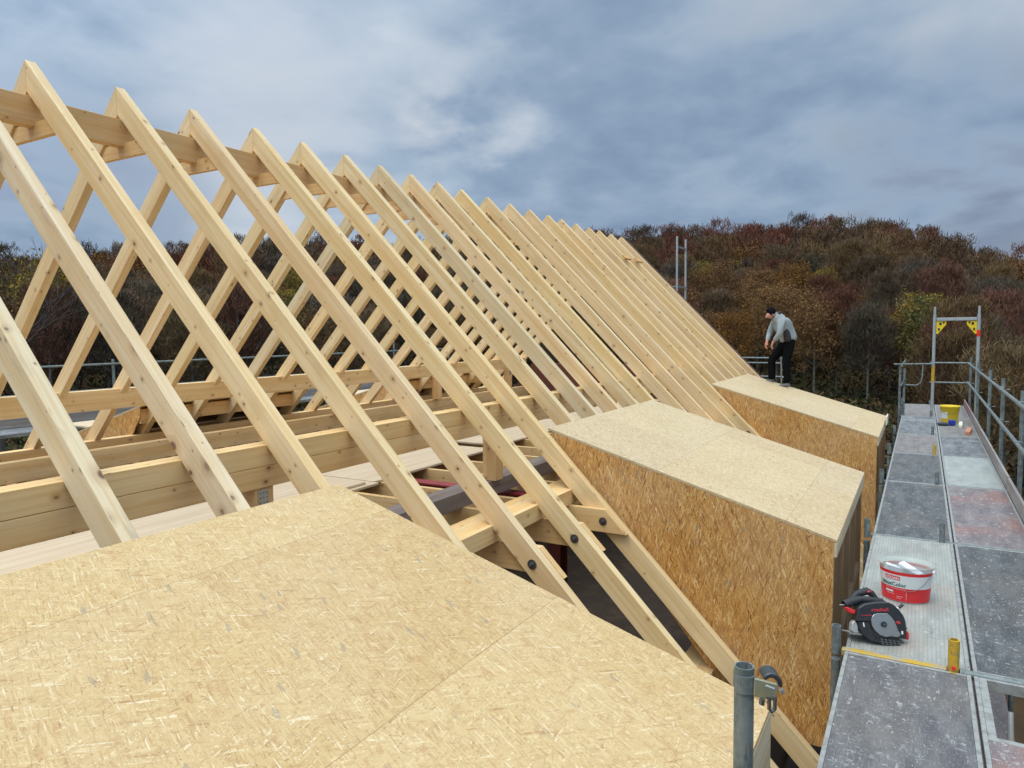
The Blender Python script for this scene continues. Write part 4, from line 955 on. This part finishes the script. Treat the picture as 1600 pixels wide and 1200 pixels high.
# gable scaffold beyond the house
t_ = thing('gable_scaffold', (-5, 16.4, GZ), 'far scaffold frame standing up behind the gable', 'scaffold frame')
for y in (16.4, 17.09): MB().tube([(-5., y, GZ+.1), (-5., y, 2.16)], .0242, 12).build('upright', M['galvlight'], t_)
for za in (1.90, .98): MB().box(-5.02, -4.98, 16.43, 17.06, za, za+.05).build('crossbar', M['galv'], t_)
ob = MB().tube([(-7.5, 16.4, 1.0), (-5.0, 16.4, 1.0)], .02, 10).build('guard_rail', M['galv'], base=(-6, 16.4, 1)); tag(ob, 'short rail reaching left from the far gable scaffold frame', 'guard rail')
for k, (z, xa) in enumerate(((-.64, -4.4), (-.75, -4.4), (-1.05, -4.4))):
    ob = MB().tube([(xa, 16.4, z), (-2.62, 16.4+.02, z-.01)], .02, 10).build('guard_rail', M['galv'], base=(-3, 16.4, z)); tag(ob, '%s of three thin rails beyond the last dormer' % ('top', 'middle', 'bottom')[k]+', behind the person', 'guard rail')
tag(MB().box(-4.4, -2.7, 16.45, 17.1, -1.98, -1.93).build('gable_deck', DA['slate'], base=(-3, 16.6, -1.95)), 'scaffold deck behind the far gable', 'scaffold deck')
# scaffold along the left side of the house
XA, XB, LZ = mir(-.30), mir(.42), -1.42
t_ = thing('left_scaffold_deck', (XA, 8, LZ), 'pale grey scaffold deck along the left side of the house', 'scaffold deck')
for b_ in range(6):
    y0 = 2.2+b_*2.57; MB().box(XB, XA, y0+.02, y0+2.55, LZ-.05, LZ, axis=(0, 1, 0)).build('panel', DA['slatelight'], t_)
for k in range(7):
    y = 2.2+k*2.57
    p_ = MB().tube([(XB-.06, y, GZ+.1), (XB-.06, y, LZ+1.02 if k != 5 else LZ+1.7)], .0242, 10)
    ob = p_.build('scaffold_post', M['galv'], base=(XB, y, LZ)); tag(ob, '%s guard post from the near end of the left-side scaffold' % ordn(k+1), 'scaffold post', 'posts of the left-side scaffold')
for z, w_ in ((LZ+.94, 'upper'), (LZ+.50, 'lower'), (LZ+.40, 'doubled lower')):
    ob = MB().tube([(XB-.02, 1.9, z), (XB-.02, 17.8, z)], .019, 8).build('guard_rail', M['galv'], base=(XB, 3, z)); tag(ob, w_+' long guard rail of the left-side scaffold seen through the rafters', 'guard rail')
ob = MB().box(XB-.0, XB+.03, 2.2, 17.6, LZ+.001, LZ+.15).build('toe_board', M['toewood'], base=(XB, 2.2, LZ)); tag(ob, 'toe board of the left-side scaffold', 'toe board')

# ------------------------------------------------------------------ lettering
def text_polys(s, size, bold=0.):
    cu = bpy.data.curves.new('txt', 'FONT'); cu.body = s; cu.size = size; cu.offset = bold; cu.resolution_u = 3
    o = bpy.data.objects.new('txt', cu); COL.objects.link(o)
    dg = bpy.context.evaluated_depsgraph_get(); me = bpy.data.meshes.new_from_object(o.evaluated_get(dg))
    vs = [tuple(v.co) for v in me.vertices]; fs = [tuple(p.vertices) for p in me.polygons]
    bpy.data.objects.remove(o); bpy.data.meshes.remove(me)
    w = max(v[0] for v in vs) if vs else 1
    return vs, fs, w
# ------------------------------------------------------------------ red and white paint bucket
BK = (-.055, 5.30); RB, RT, HB = .138, .158, .240
def rad(z): return RB+(RT-RB)*z/HB
SX, SY = 1.0, .86
t_ = thing('paint_bucket', (BK[0], BK[1], DZ), 'red and white plastic paint bucket with papers inside, on the ribbed deck board', 'bucket')
bk = lambda z: (BK[0], BK[1], DZ+z)
m, t, b = mat('translucent_white_plastic'); b.inputs['Base Color'].default_value = (.50, .54, .50, 1); b.inputs['Roughness'].default_value = .35; b.inputs['Alpha'].default_value = .42
M['translucent'] = m
z0 = DZ+.004
MB().lathe([(.0, .0), (RB-.006, 0), (RB, .006), (rad(.15), .15), (rad(HB), HB), (RT+.008, HB), (RT+.008, HB-.012), (RT+.002, HB-.013)], (*BK, z0), 56, SX, SY).build('shell', M['translucent'], t_, recalc=False)
MB().lathe([(rad(.0)-.004, .004), (rad(.12)-.004, .12)], (*BK, z0), 48, SX, SY).build('inner_wall', M['white'], t_, recalc=False)
def band(z1, z2, m_, name, off=.0012, a0=0., a1=2*math.pi, zf=None):
    MB().lathe([(rad(z1)+off, z1), (rad(z2)+off, z2)], (*BK, z0), 64, SX, SY, a0=a0, a1=a1).build(name, m_, t_, recalc=False)
band(.006, .098, M['labelred'], 'label_lower'); band(.098, .182, M['labelwhite'], 'label_middle'); band(.182, .203, M['labelred'], 'label_stripe')
def wrap(vs, fs, a_c, zb, off, name, m_):
    """bend flat lettering round the bucket: x -> arc, y -> height"""
    out = []
    for (x, y, _) in vs:
        z = zb+y; th = a_c+x/rad(z); r = rad(z)+off
        out.append((BK[0]+r*SX*math.cos(th), BK[1]+r*SY*math.sin(th), z0+z))
    MB().add(out, fs, (1, 0, 0)).build(name, m_, t_, recalc=False)
def rectp(w, h, n=10, x0=0.):
    vs, fs = [], []
    for i in range(n+1): vs += [(x0+w*i/n, 0, 0), (x0+w*i/n, h, 0)]
    for i in range(n): fs.append((2*i, 2*i+2, 2*i+3, 2*i+1))
    return vs, fs
A0 = math.radians(-90)
vs, fs = rectp(.098, .026); wrap(vs, fs, A0-.86, .147, .0022, 'badge', M['labelred'])
vs, fs, w = text_polys('KÖLSAIN', .0235, .0006); k = .084/w; wrap([(x*k, y, 0) for x, y, _ in vs], fs, A0-.81, .151, .0030, 'badge_lettering', M['white'])
vs, fs, w = text_polys('SilikatColor', .034, .0007); k = .172/w; wrap([(x*k, y, 0) for x, y, _ in vs], fs, A0-1.12, .107, .0030, 'product_lettering', M['labelgreen'])
vs, fs = rectp(.052, .012); wrap(vs, fs, A0-.86, .062, .0024, 'white_field', M['labelwhite'])
for i in range(3):
    vs, fs = rectp(.05-.012*i, .0018, 6); wrap(vs, fs, A0-.80+.45*(i > 0), .050-.012*i, .0024, 'fine_print', M['paper'])
vs, fs = rectp(.13, .0013); wrap(vs, fs, A0-.86, .088, .0026, 'frame_line', M['paper'])
vs, fs = rectp(.0013, .06, 1); wrap(vs, fs, A0+.04, .018, .0026, 'frame_line', M['paper'])
# wire handle hanging on the near side
hp = []
for i in range(15):
    f = i/14; th = A0+1.22-f*1.25; z = .208-.125*math.sin(f*math.pi*.55); r = rad(z)+.006
    hp.append((BK[0]+r*SX*math.cos(th), BK[1]+r*SY*math.sin(th), z0+z))
for i in range(1, 14):
    f = i/14; th = A0+.03-f*1.5; z = .183-.115*math.sin(math.pi*.55+f*math.pi*.45)+.0; r = rad(z)+.006
    hp.append((BK[0]+r*SX*math.cos(th), BK[1]+r*SY*math.sin(th), z0+z))
MB().tube(hp[:15], .0018, 6).build('handle', M['bolt'], t_)
MB().tube([(BK[0]+(RT+.004)*math.cos(A0+1.22), BK[1]+(RT+.004)*SY*math.sin(A0+1.22), z0+.208), (BK[0]+(RT+.018)*math.cos(A0+1.22), BK[1]+(RT+.018)*SY*math.sin(A0+1.22), z0+.208)], .010, 12).build('handle_lug', M['white'], t_)
for (dx, dy, dz, r1, r2, ln_, lab) in [(.03, .01, .190, .35, -.5, .16, 'rolled white paper leaning in the red and white bucket'), (-.075, .02, .175, .25, .3, .10, 'small white carton inside the red and white bucket, left of the paper roll')]:
    e1 = np.array([math.cos(r2), math.sin(r2), -.35]); e1 = unit(e1)*ln_; e2 = unit(np.cross(e1, (0, 0, 1)))*.055; e3 = unit(np.cross(e1, e2))*(.036 if dx > 0 else .05)
    ob = MB().obox((BK[0]+dx, BK[1]+dy, z0+dz), e1, e2, e3).build('paper_roll' if dx > 0 else 'carton', M['paper'], base=(BK[0]+dx, BK[1]+dy, z0+dz), bevel=.012 if dx > 0 else .003); tag(ob, lab, 'paper' if dx > 0 else 'carton')

# ------------------------------------------------------------------ circular saw
SC = np.array([-.165, 4.47, DZ+.110]); sa = unit((.868, .497, 0)); sup = unit(np.array([0, 0, 1])+np.array([-.12, .25, 0])); sn = unit(np.cross(sa, sup))   # sn points away from the camera? fixed below
if sn[1] > 0: sn = -sn
K = .000285
def sp(zx, zy, d=0.): return SC+sa*(zx-732)*K-sup*(zy-742)*K*1.05+sn*d
t_ = thing('circular_saw', (SC[0], SC[1], DZ), 'black hand-held circular saw with silver blade cover and red trim, left front of the bucket', 'circular saw')
def slab(pts, d0, d1, name, m_, bv=.003, parent=t_):
    return MB().prism([sp(a_, b_, d0) for a_, b_ in pts], tuple(sn*(d1-d0)), tuple(sa)).build(name, m_, parent, bevel=bv)
slab([(215, 690), (235, 560), (270, 440), (400, 370), (640, 338), (880, 340), (990, 395), (1080, 480), (1160, 590), (1195, 700), (1195, 790), (1190, 1000), (1020, 1010), (560, 1000), (480, 700)], -.045, .028, 'blade_guard', M['black'], .006)
slab([(250, 695), (480, 705), (520, 850), (600, 950), (740, 985), (980, 975), (1045, 1010), (1060, 1160), (1000, 1180), (700, 1110), (480, 1050), (330, 940), (270, 840)], -.02, .022, 'lower_guard', M['rubber'], .004)
hs = MB()
for i in range(5):
    for j in range(4):
        cx, cy = 660+i*82+j*8, 1000+j*42+i*12
        if cy < 1150+i*5: hs.prism([sp(cx, cy, .023), sp(cx+42, cy+18, .023), sp(cx+46, cy+30, .023), sp(cx+4, cy+12, .023)], tuple(sn*.0015), tuple(sa))
hs.build('guard_slots', M['blade'], t_)
disc = [(732+238*math.cos(q)*(1), 760-215*math.sin(q)) for q in np.linspace(.35, 2*math.pi-.75, 40)]
disc = [(min(a_, 1000), b_) for a_, b_ in disc]
slab([(560, 560), (640, 545), (830, 548), (900, 610), (960, 700), (1010, 860), (1050, 915), (1040, 960), (980, 978), (860, 960), (760, 972), (640, 930), (550, 850), (500, 760), (495, 670), (520, 600)], .029, .034, 'blade_cover', M['blade'], .0015)
MB().tube([sp(732, 742, .034), sp(732, 742, .042)], .0155, 20).build('blade_nut', M['black'], t_)
MB().tube([sp(732, 742, .042), sp(732, 742, .045)], .007, 6).build('nut_screw', M['bolt'], t_)
# handle: thick hose-like grip with open end, motor behind
MB().tube([sp(1000, 500, -.02), sp(830, 350, -.03), sp(600, 318, -.035), (sp(400, 310, -.035)), sp(230, 350, -.03), sp(70, 400, -.025)], [.014, .019, .020, .021, .024, .025], 18, hollow=.8).build('main_handle', M['rubber'], t_)
MB().tube([sp(250, 370, -.07), sp(420, 220, -.075), sp(640, 165, -.078), sp(720, 210, -.075), sp(810, 330, -.07)], [.016, .020, .022, .020, .016], 14).build('rear_handle', M['rubber'], t_)
slab([(600, 175), (650, 140), (700, 165), (690, 185), (610, 195)], -.062, -.05, 'trigger', M['redink'], .003)
MB().tube([sp(700, 620, -.045), sp(700, 640, -.16)], [.062, .055], 24).build('motor_housing', M['black'], t_)
slab([(45, 430), (110, 440), (240, 500), (225, 565), (110, 540), (60, 490)], -.02, .012, 'red_skirt', M['labelred'], .004)
slab([(120, 860), (150, 730), (190, 690), (240, 720), (260, 800), (250, 900), (180, 910)], -.03, .01, 'side_bracket', M['alu'], .003)
# base plate: lies edge-on under the saw
MB().prism([sp(130, 905, .006), sp(1230, 1030, .006), sp(1230, 1030, -.13), sp(130, 905, -.13)], tuple(-sup*.004), tuple(sa)).build('base_plate', M['alu'], t_)
slab([(1200, 880), (1255, 880), (1275, 960), (1250, 1050), (1195, 1030)], -.03, .012, 'red_knob', M['labelred'], .006)
MB().tube([sp(1060, 520, -.01), sp(1130, 470, -.01)], .011, 12).build('lever', M['white'], t_)
MB().tube([sp(1135, 465, -.01), sp(1225, 405, -.01)], .0085, 12).build('lever_grip', M['black'], t_)
MB().tube([sp(1180, 830, 0), sp(1240, 830, 0)], .0065, 10).build('knob', M['black'], t_)
MB().tube([sp(-30, 400, -.02), sp(70, 400, -.02)], .0035, 8).build('rod', M['zinc'], t_)
slab([(1075, 870), (1110, 870), (1110, 930), (1075, 930)], .029, .032, 'screw_plate', M['white'], .001)
slab([(335, 710), (360, 710), (368, 790), (345, 790)], .023, .025, 'index_mark', M['white'], .0005)
vs, fs, w = text_polys('mafell', .024, .0008); k = .098/w
MB().add([sp(515+x*k/K, 505-y/K, .0305) for x, y, _ in vs], fs, tuple(sa)).build('lettering', M['redink'], t_, recalc=False)
vs, fs, w = text_polys('mafell', .010, .0003); k = .055/w
MB().add([sp(310+x*k/K, 585-y/K, .0305) for x, y, _ in vs], fs, tuple(sa)).build('small_lettering', M['redink'], t_, recalc=False)
slab([(980, 690), (1060, 690), (1080, 740), (1010, 745)], .029, .0305, 'red_mark', M['redink'], .0005)

# ------------------------------------------------------------------ yellow bucket and small things at the far end
YB = (.478, 15.62); 
t_ = thing('yellow_bucket', (*YB, DZ), 'yellow plastic bucket with a white label at the far end of the deck', 'bucket')
MB().lathe([(0, 0), (.125, 0), (.130, .01), (.158, .29), (.168, .295), (.168, .315), (.155, .315), (.150, .285), (.120, .015), (0, .012)], (*YB, DZ+.002), 40).build('shell', M['yellowclean'], t_, recalc=False)
MB().lathe([(.1395, .08), (.1495, .20)], (*YB, DZ+.002), 16, a0=math.radians(-165), a1=math.radians(-105)).build('label', M['labelwhite'], t_, recalc=False)
MB().tube([(YB[0]+.16*math.cos(q), YB[1]+.16*math.sin(q), DZ+.26-.09*math.sin((q+math.pi)*1.0)) for q in np.linspace(-math.pi, 0, 14)], .003, 6).build('handle', M['bolt'], t_)
t_ = thing('cordless_tool', (.46, 15.1, DZ), 'small blue tool lying before the yellow bucket', 'tool')
MB().obox((.50, 15.12, DZ+.055), (.10, .02, 0), (-.02, .09, 0), (0, 0, .10)).build('battery_case', M['blue'], t_, bevel=.012)
ob = MB().obox((.36, 15.05, DZ+.028), (.17, .03, 0), (-.02, .11, 0), (0, 0, .05)).build('work_glove', M['glove'], base=(.36, 15.05, DZ), bevel=.018); tag(ob, 'dark blue work glove lying beside the blue tool', 'glove')
ob = MB().obox((.635, 15.05, DZ+.03), (.055, 0, 0), (.03, .62, 0), (0, 0, .055)).build('wood_block', M['palewood'], base=(.63, 15, DZ), bevel=.003); tag(ob, 'pale wood block on the deck right of the blue tool', 'wood block')
ob = MB().obox((.715, 14.2, DZ+.03), (.07, -.02, 0), (.06, .62, 0), (0, 0, .055)).build('roof_tile_piece', M['brickpiece'], base=(.71, 14.2, DZ), bevel=.003); tag(ob, 'terracotta-coloured piece lying by the toe board', 'tile piece')

# ------------------------------------------------------------------ person
def skin_obj(chains, name, m, parent=None, sub=2, root=0):
    """chains: list of lists of (x,y,z,r); points with equal coordinates are merged so that the chains join"""
    vs, rs, es, key = [], [], [], {}
    for ch in chains:
        prev = None
        for (x, y, z, r) in ch:
            k = (round(x, 4), round(y, 4), round(z, 4))
            if k not in key: key[k] = len(vs); vs.append((x, y, z)); rs.append(r if isinstance(r, tuple) else (r, r))
            i = key[k]
            if prev is not None and prev != i: es.append((prev, i))
            prev = i
    me = bpy.data.meshes.new(name); me.from_pydata(vs, es, []); o = bpy.data.objects.new(name, me); COL.objects.link(o)
    sk = o.modifiers.new('s', 'SKIN'); sk.use_smooth_shade = True
    for i, r in enumerate(rs): me.skin_vertices[0].data[i].radius = r; me.skin_vertices[0].data[i].use_root = (i == root)
    sb = o.modifiers.new('d', 'SUBSURF'); sb.levels = sub; sb.render_levels = sub
    dg = bpy.context.evaluated_depsgraph_get(); dg.update()
    nm = bpy.data.meshes.new_from_object(o.evaluated_get(dg)); nm.materials.clear(); nm.materials.append(m)
    bpy.data.objects.remove(o); nm.name = name
    o2 = bpy.data.objects.new(name, nm); COL.objects.link(o2)
    if parent: o2.parent = parent
    return o2
M['skin'] = paint('skin', (.52, .25, .17), .5)
M['jacket'] = paint('grey_knit_jacket', (.31, .35, .36), .9, 0, 60, .4, (.19, .24, .26))
M['jacketdark'] = paint('dark_side_panel', (.03, .026, .032), .85)
M['trousers'] = paint('black_work_trousers', (.006, .006, .007), .95, spec=.05)
M['beanie'] = paint('black_beanie', (.008, .008, .012), .95, spec=.05)
M['shoe'] = paint('grey_work_shoes', (.14, .13, .13), .7)
PF = (-2.42, 14.42); PZ = BZ+(PF[0]-BX)*KD
man = thing('person', (PF[0], PF[1], PZ), 'person in a grey jacket, black trousers and beanie bending over on the far dormer roof', 'person')
man.rotation_euler = (0, 0, math.radians(180+30))          # local +x: the way the person faces
k_ = .30/1.0
hands = []
def hand(w, d, up, s_):
    """palm plus five curled fingers, starting at the wrist w"""
    w = np.array(w); d = unit(d); up = unit(up); sd = np.cross(d, up)*s_
    palm = w+d*.075
    ch = [[(*w, .026), (*(w+d*.04), (.034, .020)), (*palm, (.038, .018))]]
    for i, ln_ in enumerate((.070, .080, .074, .058)):
        b0 = palm+sd*(.028-.019*i)
        p1 = b0+d*ln_*.45-up*.006; p2 = p1+d*ln_*.32-up*.020; p3 = p2+d*ln_*.12-up*.024
        ch.append([(*palm, (.038, .018)), (*b0, .010), (*p1, .009), (*p2, .0085), (*p3, .0075)])
    tb_ = w+d*.035+sd*.03; ch.append([(*(w+d*.04), (.034, .020)), (*tb_, .012), (*(tb_+sd*.022+d*.028-up*.01), .010), (*(tb_+sd*.026+d*.055-up*.022), .009)])
    return ch
SH = .19
torso = [(-.19, 0, .80, (.15, .105)), (-.165, 0, .93, (.145, .105)), (-.11, 0, 1.08, (.165, .115)), (-.03, 0, 1.21, (.16, .105)), (.035, 0, 1.305, (.06, .06)), (.085, 0, 1.335, (.055, .058)), (.125, 0, 1.345, (.085, .088)), (.158, 0, 1.315, (.078, .08)), (.172, 0, 1.275, (.055, .06))]
torso = [(a_, b_, c_, ((r_[0]*.45, r_[1]*.5) if c_ < 1.25 else r_)) for a_, b_, c_, r_ in torso]
body_ch = [torso]
nose = [(.158, 0, 1.315, (.078, .08)), (.232, 0, 1.272, .014)]; body_ch.append(nose)
for s_ in (-1, 1):
    body_ch.append([(.125, 0, 1.345, (.085, .088)), (.110, s_*.088, 1.325, .014)])           # ears
wr = {}
for s_ in (-1, 1):
    shd = (.0, s_*SH, 1.215); el = (.045 if s_ > 0 else .075, s_*.225, .965); w_ = (.115 if s_ > 0 else .16, s_*.11, .825)
    wr[s_] = (shd, el, w_)
    body_ch.append([(-.03, 0, 1.21, (.16*.45, .105*.5)), (*shd, .036), ((shd[0]+el[0])/2, (shd[1]+el[1])/2, (shd[2]+el[2])/2, .046), (*el, .040), (*w_, .026)])
    body_ch += hand(w_, (.35, -s_*.15, -.9), (.9, 0, .35), s_)
legs = {}
for s_ in (-1, 1):
    hip = (-.20, s_*.095, .74); kn = (.06, s_*.13, .47) if s_ < 0 else (-.12, s_*.12, .44); an = (.045, s_*.14, .09) if s_ < 0 else (-.165, s_*.13, .03)
    legs[s_] = (hip, kn, an)
    body_ch.append([(-.19, 0, .80, (.15*.45, .105*.5)), (*hip, .07), (*kn, .055), (*an, .040)])
body = skin_obj(body_ch, 'body', M['skin'], man)
def lerp(a_, b_, f): return tuple(a_[i]+(b_[i]-a_[i])*f for i in range(3))
jk = [[(-.225, 0, .79, (.168, .170)), (-.205, 0, .90, (.176, .172)), (-.15, 0, 1.03, (.178, .168)), (-.095, 0, 1.13, (.178, .165)), (-.045, 0, 1.205, (.165, .160)), (.01, 0, 1.275, (.125, .125)), (.055, 0, 1.315, (.095, .098)), (.070, 0, 1.325, (.09, .09))]]
for s_ in (-1, 1):
    shd, el, w_ = wr[s_]
    jk.append([(-.095, 0, 1.13, (.178, .165)), (shd[0]-.01, shd[1]*.95, shd[2]-.01, .078), (*lerp(shd, el, .5), .066), (*el, .058), (*lerp(el, w_, .5), .050), (*lerp(el, w_, .95), .042)])
skin_obj(jk, 'jacket', M['jacket'], man)
# dark side panels and hood yoke lie just proud of the jacket
for s_ in (-1, 1):
    skin_obj([[(-.15, s_*.135, .80, (.080, .080)), (-.135, s_*.136, .92, (.074, .074)), (-.105, s_*.136, 1.03, (.062, .066)), (-.060, s_*.132, 1.14, (.048, .050))]], 'side_panel', M['jacketdark'], man, 2)
skin_obj([[(.015, -.085, 1.345, .034), (-.03, 0, 1.365, .042), (.015, .085, 1.345, .034)]], 'hood', M['jacketdark'], man, 2)
tr = [[(-.21, 0, .96, (.140, .140)), (-.215, 0, .80, (.158, .150))]]
for s_ in (-1, 1):
    hip, kn, an = legs[s_]
    tr.append([(-.215, 0, .80, (.158, .150)), (*hip, .118), (*lerp(hip, kn, .5), .098), (*kn, .082), (*lerp(kn, an, .5), .075), (an[0], an[1], an[2]-.01, .074)])
skin_obj(tr, 'trousers', M['trousers'], man)
for s_ in (-1, 1):
    an = legs[s_][2]
    sl = (-KD)*0
    skin_obj([[(an[0]-.04, an[1], an[2]-.035, (.048, .045)), (an[0]+.05, an[1], an[2]-.045, (.046, .038)), (an[0]+.15, an[1]+s_*.01, an[2]-.055, (.042, .028)), (an[0]+.19, an[1]+s_*.012, an[2]-.06, (.03, .02))]], 'shoe', M['shoe'], man)
skin_obj([[(.06, 0, 1.375, (.085, .090)), (.110, 0, 1.392, (.108, .108)), (.165, 0, 1.387, (.104, .104)), (.205, 0, 1.365, (.07, .075))]], 'beanie', M['beanie'], man)
# ladder top standing behind the dormer roof, seen between the legs
t_ = thing('ladder', (-2.30, 14.86, -2.0), 'top of an aluminium ladder seen between the person\'s legs', 'ladder')
ldx = unit(np.array([.87, .5, 0]))*.105
for s_ in (-.5, .5): MB().box(0, 1, 0, 1, 0, 1) and MB().tube([np.array([-2.33, 14.80, -1.9])+ldx*s_, np.array([-2.37, 14.86, -.46])+ldx*s_], .015, 8).build('rail', M['alu'], t_)
rg = MB()
for k in range(10):
    p_ = np.array([-2.33, 14.80, -1.9])+(np.array([-2.37, 14.86, -.46])-np.array([-2.33, 14.80, -1.9]))*(k+.5)/10; rg.tube([p_-ldx*.5, p_+ldx*.5], .012, 8)
rg.build('rung', M['alu'], t_)
bpy.context.view_layer.update()
# equal labels get the place that tells them apart
_by = {}
for o in bpy.data.objects:
    if o.parent is None and 'label' in o.keys(): _by.setdefault(o['label'], []).append(o)
for lab, os_ in _by.items():
    if len(os_) > 1 and os_[0].get('category') == 'tree':
        os_.sort(key=lambda o: (project(*o.location) or (0,))[0])
        for k, o in enumerate(os_): o['label'] = (('leftmost ', 'rightmost ')[k] if len(os_) == 2 else ('leftmost ' if k == 0 else ('rightmost ' if k == len(os_)-1 else ('%s from left, ' % ordn(k+1)))))+lab
for o in bpy.data.objects:
    if 'label' in o.keys() and len(o['label'].split()) > 16: o['label'] = o['label'].replace(' visible', '').replace('dark reddish-brown', 'dark reddish').replace(' from left,', ',')
